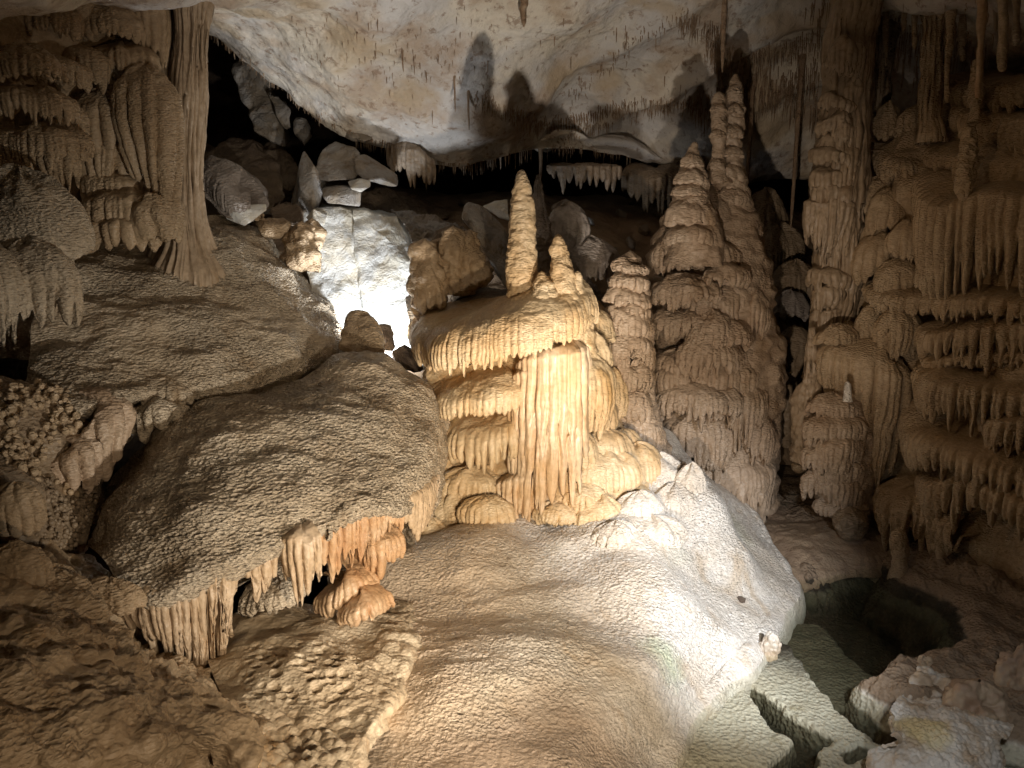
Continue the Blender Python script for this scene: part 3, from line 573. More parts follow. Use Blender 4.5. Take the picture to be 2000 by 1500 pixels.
# ------------------------------------------------------------------ tiered stalagmite and the big double tower
t = thing('tiered_stalagmite', 'frosted grey tiered stalagmite between the cream flowstone and the big tower', 'stalagmite', P(1230, 860, 6.8))
tower(t, [(503, 1208, 1256), (520, 1202, 1262), (560, 1196, 1266), (600, 1190, 1270), (650, 1182, 1274), (700, 1184, 1276), (760, 1186, 1278), (820, 1205, 1290), (880, 1220, 1310), (960, 1220, 1320)], 6.85,
      [(1235, 522, 66, 12, 10), (1232, 552, 74, 16, 12), (1230, 590, 84, 26, 10), (1228, 640, 100, 40, 16), (1230, 690, 96, 36, 22), (1262, 672, 50, 20, 22), (1232, 742, 98, 40, 24), (1268, 730, 40, 18, 18), (1220, 800, 70, 40, 40), (1255, 800, 70, 34, 30), (1240, 850, 90, 40, 34), (1265, 870, 80, 40, 26), (1212, 560, 40, 12, 8), (1204, 620, 50, 20, 12), (1256, 612, 50, 16, 14), (1200, 700, 50, 24, 26), (1240, 780, 60, 24, 30)], M['rosy'], seed=60, lo=(.03, 3), lk=dict(gap=.35, amp=1.4, spx=9, rough=1.6, tilt=5), sx=(1.05, 1, 1.5))
tw = thing('flowstone_tower', 'massive rosy brown double peaked dripstone tower right of the frosted stalagmite', 'flowstone', P(1410, 1000, 7.9))
TB = M['rosy']
tower(tw, [(395, 1330, 1460), (430, 1300, 1480), (480, 1282, 1492), (540, 1274, 1505), (620, 1276, 1515), (700, 1278, 1526), (800, 1282, 1524), (880, 1300, 1520), (940, 1340, 1520), (1010, 1370, 1515), (1060, 1380, 1500)], 7.9,
      [(1325, 572, 110, 42, 26), (1440, 598, 128, 56, 52), (1322, 632, 108, 34, 30), (1435, 540, 80, 30, 16), (1430, 660, 100, 42, 20), (1328, 712, 110, 34, 40), (1395, 660, 70, 60, 40), (1430, 742, 120, 56, 52), (1340, 788, 140, 46, 40), (1395, 700, 100, 60, 30), (1470, 700, 90, 50, 40), (1350, 852, 120, 52, 70), (1432, 812, 70, 26, 14), (1445, 856, 130, 44, 26), (1480, 790, 90, 60, 60),
       (1345, 905, 70, 30, 30), (1420, 935, 160, 52, 56), (1465, 900, 100, 50, 50), (1380, 975, 90, 36, 26), (1490, 960, 70, 60, 50), (1300, 830, 60, 40, 50), (1300, 500, 60, 40, 30), (1350, 470, 90, 36, 22), (1400, 500, 90, 40, 26), (1300, 745, 60, 40, 36), (1500, 620, 60, 60, 40), (1505, 860, 60, 60, 50)], TB, seed=70, prot=.21, sx=(1.3, .85, 1.6), lk=dict(gap=.12, amp=1.7, spx=10, wav=.8, lmin=.3, rough=1.5), lo=(.08, 1.6), mid=(.04, 5), sq=.8)
def peak(rows, Y, specs, mt, seed, **k):
    m = MB(); spire(m, rows, Y, seed=seed, **k); m.build('peak', mt, tw); a = np.array(rows, float)
    for i, (x, y, w, h, dr) in enumerate(specs):
        xl, xr = np.interp(y, a[:, 0], a[:, 1]), np.interp(y, a[:, 0], a[:, 2]); r = (xr-xl)/2*S(x, y, Y); u = float(np.clip((x-(xl+xr)/2)/((xr-xl)/2), -.9, .9))
        m = MB(); lobe(m, x, y, w, h, dr, Y-r*math.sqrt(1-u*u)-.04, face=math.asin(u), seed=seed*13+i, gap=.85, amp=.7); m.build('flowstone_tier', mt, tw)
peak([(280, 1351, 1362), (300, 1340, 1370), (330, 1330, 1376), (372, 1320, 1384), (410, 1310, 1396), (460, 1306, 1408), (520, 1296, 1416)], 7.4, [(1356, 318, 42, 20, 6), (1356, 350, 64, 22, 8), (1354, 376, 76, 18, 6), (1355, 430, 96, 44, 10), (1358, 462, 106, 26, 14)], TB, 81, lo=(.03, 3), mid=(.02, 9))
peak([(146, 1432, 1441), (165, 1424, 1448), (190, 1420, 1452), (250, 1416, 1453), (310, 1408, 1452), (350, 1398, 1458), (400, 1394, 1470), (460, 1392, 1486), (540, 1392, 1500)], 7.9, [(1436, 176, 28, 12, 4), (1436, 215, 34, 14, 6), (1432, 262, 42, 18, 8), (1432, 300, 50, 18, 8), (1428, 345, 62, 24, 8), (1430, 392, 76, 28, 10), (1436, 440, 88, 28, 16), (1446, 490, 100, 30, 18)], TB, 82, lo=(.03, 3), mid=(.02, 9))
peak([(184, 1396, 1414), (200, 1392, 1418), (240, 1390, 1420), (290, 1390, 1416), (330, 1386, 1418), (360, 1384, 1430)], 7.75, [(1405, 212, 28, 10, 4), (1405, 262, 30, 14, 6), (1402, 325, 34, 16, 8)], TB, 83, lo=(.02, 3), mid=(.02, 9))

wp = proj(ws); wp[:60] = 1e6; wi = np.unravel_index(((wp-np.array([1447, 1172]))**2).sum(-1).argmin(), ws.shape[:2])
m = MB(); blob(m, ws[wi], .034, 14, 3, .35); one('black_object', m, M['darkwall'], 'small black object on the white slope near the water', 'object')  # blob added for a small dark object taken as a lamp fixture
# ------------------------------------------------------------------ big left mound in front
md = thing('flowstone_mound', 'huge smooth rippled flowstone dome with a ragged fringe along its lower edge, left of centre', 'flowstone', P(560, 1000, 4.8))
bmn = net([[(150, 1060, 5.0), (230, 960, 5.5), (380, 810, 5.9), (560, 760, 6.3), (690, 700, 6.8), (800, 745, 6.9), (880, 800, 6.9), (900, 860, 7.2)],
           [(165, 1062, 4.6), (250, 925, 5.0), (400, 795, 5.35), (560, 750, 5.75), (690, 690, 6.2), (790, 728, 6.25), (855, 800, 6.2), (872, 880, 6.6)],
           [(185, 1075, 4.2), (285, 950, 4.5), (420, 850, 4.8), (560, 820, 5.05), (680, 790, 5.35), (780, 800, 5.55), (850, 850, 5.7), (876, 920, 6.0)],
           [(205, 1095, 3.95), (290, 1030, 4.1), (420, 950, 4.3), (560, 920, 4.5), (670, 900, 4.75), (760, 890, 4.95), (825, 910, 5.15), (862, 960, 5.5)],
           [(222, 1125, 3.80), (300, 1110, 3.85), (410, 1050, 3.98), (530, 1010, 4.2), (640, 980, 4.4), (730, 960, 4.6), (800, 960, 4.85), (845, 1000, 5.25)],
           [(240, 1160, 3.72), (310, 1170, 3.70), (410, 1120, 3.82), (520, 1075, 4.03), (630, 1030, 4.25), (720, 1000, 4.45), (785, 1000, 4.7), (825, 1030, 5.1)],
           [(250, 1185, 3.85), (320, 1190, 3.9), (415, 1140, 4.05), (520, 1095, 4.25), (630, 1045, 4.45), (715, 1015, 4.65), (780, 1015, 4.9), (815, 1050, 5.3)],
           [(260, 1190, 4.5), (330, 1200, 4.6), (420, 1150, 4.8), (520, 1105, 5.0), (630, 1060, 5.2), (715, 1030, 5.4), (780, 1030, 5.6), (810, 1060, 6.0)]], 560, 560)
N = -normals(bmn); dd = fbm(bmn, 1.2, 3, 21, (1, 1, 1.5))*.07+ridge(bmn, 2.2, 2, 22, (.6, 1, 1.6))*.02+fbm(bmn, 7, 2, 25, (1, 1, 2))*.012+ridge(bmn, 26, 1, 26, (.6, 1, 2.2))*.006
m = MB(); m.grid(bmn+N*dd[..., None], flip=True); m.build('dome', M['mound'], md)
def fringe(par, mt, pts, h, D, L, seed, name='drip_fringe', **k):
    k.setdefault('fine', .004)
    mm = MB(); shelf(mm, pts, h, D, L, seed=seed, **k); return mm.build(name, mt, par)
fringe(md, M['drip'], [(236, 1150, 3.80), (262, 1165, 3.72), (300, 1170, 3.68), (350, 1156, 3.72), (400, 1128, 3.80), (440, 1104, 3.88), (452, 1095, 3.98)], 20, .16, [80, 150, 230, 260, 280, 270, 120], 101, gap=.15, sp=.044, amp=1.9, rough=1.1, lmin=.3, wav=1.0, env=.25, slope=.16)
fringe(md, M['flow'], [(262, 1175, 3.95), (320, 1180, 3.9), (400, 1140, 4.0), (445, 1115, 4.05)], 12, .1, [80, 150, 170, 150], 1011, gap=.4, sp=.05, amp=1.3, lmin=.4, wav=.9)
fringe(md, M['drip'], [(440, 1098, 3.96), (480, 1084, 4.02), (520, 1072, 4.07), (548, 1056, 4.14)], 16, .14, [150, 120, 110, 90], 102, gap=.25, sp=.04, amp=1.5, lmin=.3, wav=.9)
fringe(md, M['drip'], [(545, 1056, 4.12), (575, 1058, 4.08), (600, 1060, 4.10), (625, 1046, 4.16)], 20, .14, [120, 140, 190, 110], 103, gap=.2, sp=.04, amp=1.6, lmin=.35, wav=.9)
fringe(md, M['orange'], [(615, 1050, 4.3), (660, 1024, 4.40), (690, 1004, 4.48), (722, 992, 4.56), (755, 992, 4.66), (790, 990, 4.82)], 12, .08, [110, 120, 130, 120, 80, 60], 104, gap=.3, sp=.04, amp=1.6, lmin=.4, wav=1.0)
fringe(md, M['mound'], [(640, 1036, 4.27), (675, 1006, 4.36), (705, 986, 4.45), (735, 978, 4.54), (765, 976, 4.68)], 10, .07, [30, 44, 50, 44, 20], 107, gap=.4, sp=.045, amp=1.6, wav=1.0, lmin=.2)
fringe(md, M['orange'], [(690, 1076, 4.72), (722, 1068, 4.6), (750, 1064, 4.6), (790, 1052, 4.8)], 30, .25, [60, 80, 80, 60], 105, gap=.3, sp=.042, amp=1.4, wav=1.0)
fringe(md, M['drip'], [(790, 985, 4.78), (815, 970, 4.92), (838, 955, 5.1), (858, 930, 5.4)], 16, .12, [60, 100, 90, 50], 106, gap=.75, sp=.04, amp=.9, wav=1.0)
for i, (pts_, h, D, L, mt) in enumerate([([(470, 1185, 4.4), (510, 1180, 4.3), (560, 1172, 4.3), (600, 1150, 4.5)], 60, .45, [20, 28, 24, 20], 'mound'),
                                         ([(610, 1180, 4.5), (650, 1172, 4.36), (700, 1150, 4.4), (740, 1130, 4.6)], 44, .4, [30, 44, 30, 20], 'orange'), ([(660, 1205, 4.35), (690, 1200, 4.26), (730, 1190, 4.3), (770, 1172, 4.5)], 34, .3, [24, 30, 26, 20], 'orange')]):
    fringe(md, M[mt], pts_, h, D, L, 130+i, gap=.4, sp=.045, amp=1.3, wav=.8, name='flowstone_tier')

# ------------------------------------------------------------------ upper mound reaching back to the column
um = thing('flowstone_mound', 'upper rippled flowstone hump spreading from the foot of the left column', 'flowstone', P(400, 700, 6))
umn = net([[(60, 470, 6.6), (180, 480, 6.9), (300, 470, 7.2), (400, 440, 7.4), (500, 450, 7.9), (580, 520, 8.2), (640, 600, 8.2)],
           [(70, 500, 6.0), (180, 500, 6.2), (300, 500, 6.5), (410, 470, 6.8), (510, 488, 7.2), (580, 550, 7.5), (640, 625, 7.6)],
           [(70, 590, 5.6), (190, 580, 5.8), (310, 570, 6.05), (430, 560, 6.3), (530, 580, 6.7), (606, 620, 7.1), (672, 668, 7.2)],
           [(60, 680, 5.2), (190, 670, 5.35), (320, 660, 5.6), (440, 650, 5.85), (550, 650, 6.2), (630, 660, 6.6), (692, 690, 6.9)],
           [(50, 760, 4.85), (180, 745, 5.0), (310, 725, 5.25), (430, 720, 5.5), (540, 710, 5.9), (620, 710, 6.3), (684, 712, 6.8)],
           [(40, 820, 4.65), (170, 800, 4.75), (280, 775, 5.05), (400, 778, 5.35), (520, 772, 5.8), (600, 750, 6.2), (670, 722, 6.8)],
           [(40, 850, 4.9), (170, 830, 5.1), (280, 800, 5.4), (400, 795, 5.7), (520, 790, 6.1), (600, 770, 6.5), (670, 735, 7.1)]], 460, 420)
N = -normals(umn); dd = fbm(umn, 1.1, 3, 31, (1, 1, 1.5))*.10+ridge(umn, 1.8, 2, 32, (.5, 1, 2))*.03+fbm(umn, 6, 2, 35, (1, 1, 2))*.015+ridge(umn, 22, 1, 36, (.6, 1, 2.4))*.007
m = MB(); m.grid(umn+N*dd[..., None], flip=True); m.build('dome', M['mound'], um)
fringe(um, M['mound'], [(262, 770, 5.05), (300, 768, 5.1), (345, 766, 5.16), (385, 772, 5.3)], 26, .25, [30, 22, 40, 18], 110, gap=.4, sp=.08, wav=.7)
fringe(um, M['mound'], [(252, 815, 5.0), (290, 808, 4.95), (330, 806, 5.0), (365, 800, 5.2)], 30, .3, [40, 60, 50, 20], 111, gap=.3, sp=.09, amp=1.2, wav=.7)
fringe(um, M['rosy'], [(150, 870, 4.7), (175, 845, 4.62), (205, 830, 4.66), (235, 812, 4.75), (258, 795, 4.9)], 40, .3, [80, 140, 130, 90, 40], 112, gap=.85, sp=.10, amp=1.3, wav=1.4, lmin=.7)
fringe(um, M['rosy'], [(85, 915, 4.5), (120, 905, 4.42), (160, 890, 4.46), (190, 870, 4.6)], 30, .3, [30, 60, 90, 80], 113, gap=.8, sp=.09, amp=1.2, wav=1.2)

# ------------------------------------------------------------------ coralloid mass and lower left rock
def knobs(name, label, n, fn, mt, seed, r=(.012, .03)):
    """a crust of small calcite knobs nobody could count"""
    rg = np.random.default_rng(seed); mm = MB()
    for i in range(n):
        c = fn(rg)
        if c is None: continue
        blob(mm, c, rg.uniform(*r), 8, seed=i % 40)
    return one(name, mm, mt, label, 'crust', kind='stuff')
lm = thing('coralloid_rock', 'dark knobbly overhanging rock under the rosy drapery at the left edge', 'rock', P(60, 950, 4.2))
ln = net([[(-200, 740, 4.6), (-60, 740, 4.7), (60, 750, 4.9), (150, 770, 5.1), (260, 850, 5.5)], [(-200, 820, 4.2), (-60, 800, 4.3), (60, 800, 4.5), (150, 830, 4.8), (230, 880, 5.2)],
          [(-200, 920, 3.9), (-60, 900, 4.0), (60, 900, 4.2), (140, 930, 4.45), (215, 960, 4.9)], [(-200, 1010, 3.75), (-60, 1000, 3.8), (60, 1010, 3.95), (130, 1020, 4.15), (200, 1020, 4.6)],
          [(-200, 1080, 3.7), (-60, 1070, 3.75), (50, 1090, 3.85), (112, 1112, 4.0), (170, 1070, 4.5)], [(-200, 1100, 4.2), (-60, 1100, 4.3), (50, 1120, 4.4), (112, 1130, 4.6), (160, 1090, 5.0)]], 260, 260)
N = -normals(ln); dd = fbm(ln, 2, 3, 41)*.10+(.55-cells(ln, 9, 3))*.035; LN = ln+N*dd[..., None]; m = MB(); m.grid(LN, flip=True); m.build('rock_body', M['dark'], lm)
def on(V, u, v, rg, out=.01):
    i = int(np.clip(u, 0, .999)*V.shape[0]); j = int(np.clip(v, 0, .999)*V.shape[1]); return V[i, j]+rg.normal(0, out, 3)
def f1(rg):
    u, v = rg.uniform(.3, .8), rg.uniform(.1, .45)
    return on(LN, u, v, rg, .03) if perlin(np.array([u*9, v*9, .3]), 3) > .0 else None
k = knobs('popcorn_crust', 'clusters of pale rounded calcite knobs on the dark overhanging rock', 900, f1, M['flow'], 7, (.012, .032))
def f2(rg): return on(LN, rg.uniform(.55, .92), rg.uniform(.45, .8), rg, .012)
knobs('popcorn_crust', 'small dark calcite beads on the underside below the rosy drapery', 500, f2, M['dark'], 8, (.008, .02))
# lower left rock
ll = thing('lumpy_rock', 'lumpy pitted brown rock filling the bottom left corner', 'rock', P(200, 1400, 2.8))
lln = net([[(-250, 1050, 4.3), (-60, 1050, 4.4), (60, 1060, 4.5), (170, 1100, 4.5), (260, 1200, 4.4), (380, 1300, 4.4), (520, 1420, 4.2)],
           [(-250, 1100, 3.5), (-60, 1090, 3.6), (60, 1100, 3.7), (165, 1150, 3.75), (262, 1262, 3.8), (380, 1320, 3.8), (520, 1440, 3.5)],
           [(-250, 1200, 2.9), (-60, 1190, 3.0), (60, 1190, 3.1), (160, 1230, 3.2), (270, 1310, 3.25), (390, 1350, 3.3), (500, 1440, 3.1)],
           [(-250, 1330, 2.4), (-60, 1330, 2.5), (60, 1330, 2.6), (180, 1350, 2.7), (300, 1390, 2.8), (400, 1400, 2.9), (500, 1470, 2.85)],
           [(-250, 1450, 2.15), (-60, 1450, 2.2), (60, 1450, 2.25), (200, 1460, 2.35), (320, 1450, 2.5), (420, 1440, 2.7), (500, 1500, 2.7)],
           [(-250, 1560, 2.1), (-60, 1560, 2.15), (60, 1560, 2.2), (180, 1540, 2.3), (300, 1480, 2.6), (420, 1460, 2.85), (510, 1520, 2.85)],
           [(-250, 1800, 2.0), (-60, 1800, 2.1), (60, 1800, 2.2), (180, 1750, 2.3), (300, 1650, 2.6), (420, 1600, 2.9), (520, 1600, 3.0)]], 420, 420)
N = -normals(lln); q = proj(lln); pit = sm(q[..., 0], 60, 200)*sm(q[..., 1], 1150, 1230)*sm(q[..., 1], 1400, 1310)
dd = fbm(lln, 1.6, 3, 51)*.09+ridge(lln, 2.4, 2, 52)*.04+(.55-cells(lln, 6.5, 15))*.05+(.55-cells(lln, 20, 16))*.012+fbm(lln, 8, 3, 55, (1, 1, .8))*.022+(.6-cells(lln, 13, 5))*.06*(.35+.65*pit)+ridge(lln, 16, 1, 5, (1, 1, .5))*.006
m = MB(); m.grid(lln+N*dd[..., None], flip=True); m.build('rock_body', M['flow'], ll)
for i, (x, y, w, h, L, Y) in enumerate([(90, 1190, 150, 60, 26, 3.3), (10, 1130, 130, 60, 30, 3.25), (200, 1190, 120, 46, 20, 3.45), (15, 1010, 110, 60, 40, 3.7), ]):
    mm = MB(); lobe(mm, x, y, w, h, L, Y, seed=150+i, gap=.85, amp=.55, spx=22); mm.build('flowstone_tier', M['flow'], ll)
# pitted mound bottom centre-left
pm = thing('pitted_mound', 'pale flowstone mound dimpled with round pits under the ragged fringe', 'flowstone', P(570, 1400, 3.4))
pmn = net([[(400, 1230, 4.6), (480, 1190, 4.8), (600, 1170, 4.9), (700, 1190, 4.9), (800, 1180, 5.0), (880, 1230, 5.25)],
           [(405, 1270, 4.1), (480, 1215, 4.3), (590, 1195, 4.4), (700, 1215, 4.45), (800, 1215, 4.55), (862, 1255, 4.9)],
           [(412, 1310, 3.75), (500, 1285, 3.8), (600, 1270, 3.9), (700, 1275, 4.0), (790, 1270, 4.15), (846, 1290, 4.5)],
           [(440, 1360, 3.4), (520, 1365, 3.4), (610, 1350, 3.5), (700, 1340, 3.65), (780, 1330, 3.82), (830, 1330, 4.2)],
           [(465, 1420, 3.1), (540, 1430, 3.1), (620, 1425, 3.15), (700, 1400, 3.35), (765, 1375, 3.58), (805, 1360, 3.95)],
           [(480, 1500, 2.8), (550, 1520, 2.75), (630, 1510, 2.8), (695, 1460, 3.05), (735, 1410, 3.35), (775, 1385, 3.8)],
           [(470, 1650, 2.5), (560, 1660, 2.45), (640, 1620, 2.55), (700, 1520, 2.95), (740, 1440, 3.3), (780, 1410, 3.8)]], 440, 440)
N = -normals(pmn); q = proj(pmn); k = sm(q[..., 0], 440, 520)*sm(q[..., 0], 760, 640)*sm(q[..., 1], 1230, 1290); k2 = sm(q[..., 1], 1330, 1420)
c = cells(pmn, 16, 6); k4 = sm(q[..., 0], 690, 760); dd = fbm(pmn, 1.8, 3, 61)*.07+(.6-cells(pmn, 9, 9))*.035*k4+(.6-cells(pmn, 19, 4))*.018*k4-.06*np.clip(.55-c, 0, 1)/.55*k*(1-k2)+(.6-c)*.05*k2*k+fbm(pmn, 9, 2, 65)*.006+ridge(pmn, 24, 1, 66, (.8, 1, 1.8))*.003
m = MB(); m.grid(pmn+N*dd[..., None], flip=True); m.build('dome', M['pitted'], pm)
# ------------------------------------------------------------------ left column and the draped wall beside it
cl = thing('dripstone_column', 'tall smooth fluted column with a flared foot at the upper left', 'column', P(375, 500, 6.4))
m = MB(); spire(m, [(-420, 285, 440), (-200, 300, 425), (0, 345, 403), (150, 345, 396), (300, 342, 388), (380, 340, 391), (430, 338, 396), (460, 334, 406), (485, 328, 416), (505, 318, 428), (530, 304, 444), (560, 300, 448)], 6.55, seed=91, lo=(.03, 1.5), mid=(.008, 6), flute=.045, fk=7, zs=.5, fi=(.003, 20)); m.build('fluted_shaft', M['shaft'], cl)
m = MB(); spire(m, [(-420, 240, 360), (0, 288, 362), (150, 300, 362), (300, 306, 360), (420, 306, 362), (480, 300, 366), (520, 290, 374)], 6.65, seed=92, lo=(.03, 1.5), mid=(.008, 6), flute=.04, fk=6, zs=.5, fi=(.003, 20)); m.build('fluted_shaft', M['shaft'], cl)
dw = thing('draped_wall', 'dim brown wall of hanging draperies between the fluted column and the left edge', 'flowstone', P(200, 480, 6))
wn_ = net([[(-400, -500, 4.6), (-100, -500, 5.4), (100, -400, 6.0), (330, -400, 6.8)], [(-300, -100, 4.6), (-50, -100, 5.3), (120, -80, 5.9), (330, -80, 6.7)], [(-300, 150, 4.7), (-50, 150, 5.4), (125, 150, 6.2), (330, 150, 6.8)],
           [(-300, 330, 5.0), (-50, 330, 5.6), (125, 360, 6.4), (330, 360, 6.9)], [(-300, 520, 5.6), (-50, 520, 6.2), (125, 500, 6.9), (330, 490, 7.2)], [(-300, 700, 6.4), (-50, 700, 6.6), (100, 700, 6.9), (330, 640, 7.2)]], 260, 360)
wn_ = push(wn_, lo=(.14, 1.1), mid=(.05, 3.5), fi=(.012, 9), seed=5, zs=.6); m = MB(); m.grid(wn_, flip=True); m.build('stone_core', M['flow'], dw)
for i, (x, y, w, h, L, Y, o) in enumerate([
    (60, 20, 150, 40, 60, 5.7, {}), (190, 40, 130, 46, 50, 6.1, {}), (270, 30, 90, 60, 90, 6.3, {'gap': .7}), (140, 120, 110, 40, 60, 6.0, {}), (220, 110, 150, 36, 50, 6.15, {}),
    (270, 185, 118, 60, 250, 6.05, dict(gap=.55, spx=26, lmin=.55, wav=.6)), (185, 215, 110, 46, 90, 6.1, dict(gap=.25, spx=22)), (190, 290, 110, 26, 90, 6.12, dict(gap=.5, spx=18)),
    (232, 398, 195, 36, 70, 6.0, dict(gap=.7, spx=20, lmin=.6)), (215, 440, 150, 24, 50, 5.95, dict(gap=.5, spx=20)), (290, 420, 80, 40, 56, 5.95, dict(gap=.95, spx=40, amp=.5)), (200, 360, 130, 30, 60, 6.1, dict(gap=.6)),
    (60, 130, 170, 30, 40, 5.6, {}), (20, 190, 190, 34, 50, 5.3, {}), (80, 230, 130, 40, 60, 5.6, {}), (40, 270, 190, 36, 60, 5.35, {}), (95, 290, 90, 60, 90, 5.6, dict(gap=.3)), (20, 120, 150, 40, 40, 5.2, {})]):
    mm = MB(); o = dict(o); lobe(mm, x, y, w, h, L, Y, seed=200+i, **o); mm.build('drapery_tier', M['flow'], dw)
lb = thing('hanging_mound', 'bulging brown flowstone mound at the left edge with long drips below', 'flowstone', P(30, 560, 4.9))
for i, (x, y, w, h, L, Y, o) in enumerate([(10, 470, 240, 140, 30, 4.9, dict(gap=.95, amp=.4)), (25, 550, 190, 90, 110, 4.75, dict(gap=.45, spx=24, wav=.9, lmin=.5)), (85, 500, 90, 100, 30, 5.0, dict(gap=.9, amp=.5)), (-60, 560, 160, 100, 120, 4.6, dict(gap=.6))]):
    mm = MB(); lobe(mm, x, y, w, h, L, Y, seed=240+i, **o); mm.build('drapery_tier', M['mound'], lb)
# ------------------------------------------------------------------ boulders and broken slabs
def block(name, label, pts, mt, amp=.02, seed=0, bev=.012, sub=5, cat='boulder', group=None):
    return tag(hull(name, pts, M[mt], sub=sub, amp=amp, seed=seed, bev=bev), label, cat, group)
def slabpts(pts, Y, th):
    return [(x, y, Y+(dy if len(q) > 2 else 0)) for q in pts for x, y, dy in [(q[0], q[1], q[2] if len(q) > 2 else 0)]]+[(x+6, y-4, Y+th+(q[2] if len(q) > 2 else 0)) for q in pts for x, y in [(q[0], q[1])]]
sl = thing('limestone_slab', 'brightly lit pale slab split by a thin dark crack, standing between the dark mounds and the lobed rock', 'slab', P(720, 690, 8))
hull('slab_half', slabpts([(592, 412, .5), (640, 408, .6), (686, 410, .62), (690, 470, .5), (699, 540, .28), (708, 600, .1), (722, 660, -.05), (724, 720, -.1), (680, 720, -.2), (630, 650, -.1), (592, 500, .2)], 8.0, .9), M['slab'], sl, sub=6, amp=.03, seed=1, bev=.012)
hull('slab_half', slabpts([(689, 410, .62), (720, 412, .65), (775, 425, .6), (800, 470, .4), (815, 520, .2), (812, 600, 0), (818, 640, 0), (822, 720, -.1), (728, 720, -.1), (726, 660, -.05), (712, 600, .1), (702, 540, .28), (693, 470, .5)], 7.97, .9), M['slab'], sl, sub=6, amp=.03, seed=2, bev=.012)
block('limestone_boulder', 'small bluish boulder perched on the upper left corner of the bright slab', [(598, 425, 8.2), (612, 408, 8.1), (640, 420, 8.2), (632, 440, 8.1), (610, 438, 8.0), (610, 420, 8.7), (640, 415, 8.7)], 'slab', .01, 2)
block('limestone_boulder', 'angular spike of rock with a pale triangular face left of the boulder pile', [(582, 330, 8.7), (594, 296, 8.8), (612, 322, 8.6), (636, 356, 8.7), (622, 392, 8.6), (612, 410, 8.4), (590, 380, 8.5), (570, 400, 8.9), (560, 430, 9.0), (620, 420, 9.0), (600, 320, 9.3)], 'boulder', .015, 3)
block('limestone_boulder', 'large cracked grey boulder crowning the rock pile', [(616, 325, 8.7), (634, 290, 8.9), (655, 277, 9.0), (690, 290, 8.9), (700, 300, 8.8), (705, 335, 8.6), (690, 350, 8.5), (640, 352, 8.5), (625, 350, 8.6), (640, 320, 9.6), (700, 310, 9.6)], 'boulder', .02, 4)
block('limestone_boulder', 'tilted block leaning on the right side of the crowning boulder', [(692, 306, 8.7), (712, 300, 8.8), (745, 322, 8.8), (772, 345, 8.6), (774, 362, 8.5), (745, 350, 8.4), (715, 352, 8.4), (695, 340, 8.5), (720, 310, 9.4), (770, 350, 9.3)], 'boulder', .015, 5)
block('limestone_boulder', 'small white topped flat boulder tucked under the tilted block', [(680, 356, 8.4), (700, 350, 8.3), (724, 352, 8.3), (724, 366, 8.2), (705, 375, 8.2), (685, 368, 8.2), (700, 350, 8.9), (720, 350, 8.9)], 'slab', .01, 6)
block('limestone_boulder', 'long yellowish ledge block at the bottom of the rock pile above the bright slab', [(630, 372, 8.4), (660, 366, 8.4), (700, 368, 8.35), (704, 380, 8.3), (702, 402, 8.3), (680, 398, 8.3), (640, 396, 8.3), (630, 385, 8.3), (640, 360, 9.4), (700, 365, 9.4)], 'boulder', .012, 7)
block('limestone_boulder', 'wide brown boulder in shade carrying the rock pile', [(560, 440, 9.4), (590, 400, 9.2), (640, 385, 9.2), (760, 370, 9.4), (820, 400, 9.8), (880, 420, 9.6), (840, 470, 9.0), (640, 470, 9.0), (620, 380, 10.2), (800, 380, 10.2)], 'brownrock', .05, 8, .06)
t = thing('furred_boulder', 'dark ribbed boulder with a white broken underside right of the fluted column', 'boulder', P(460, 430, 7.6))
hull('rock_body', [(392, 330, 7.9), (410, 305, 8.0), (450, 318, 8.0), (500, 350, 7.9), (518, 370, 7.8), (523, 405, 7.6), (480, 435, 7.4), (440, 420, 7.4), (400, 385, 7.5), (392, 350, 8.6), (520, 380, 8.6)], M['grey'], t, amp=.03, seed=9, bev=.05)
mm = MB(); shelf(mm, [(396, 350, 7.55), (420, 372, 7.4), (450, 395, 7.35), (490, 408, 7.4)], 40, .3, [50, 34, 34, 14], seed=301, gap=.75, sp=.05); mm.build('drip_fringe', M['grey'], t)
hull('broken_face', [(438, 405, 7.42), (455, 412, 7.36), (490, 412, 7.4), (520, 398, 7.5), (522, 410, 7.45), (478, 442, 7.35), (442, 428, 7.4), (470, 420, 7.7)], M['slab'], t, amp=.008, seed=10, bev=.01)
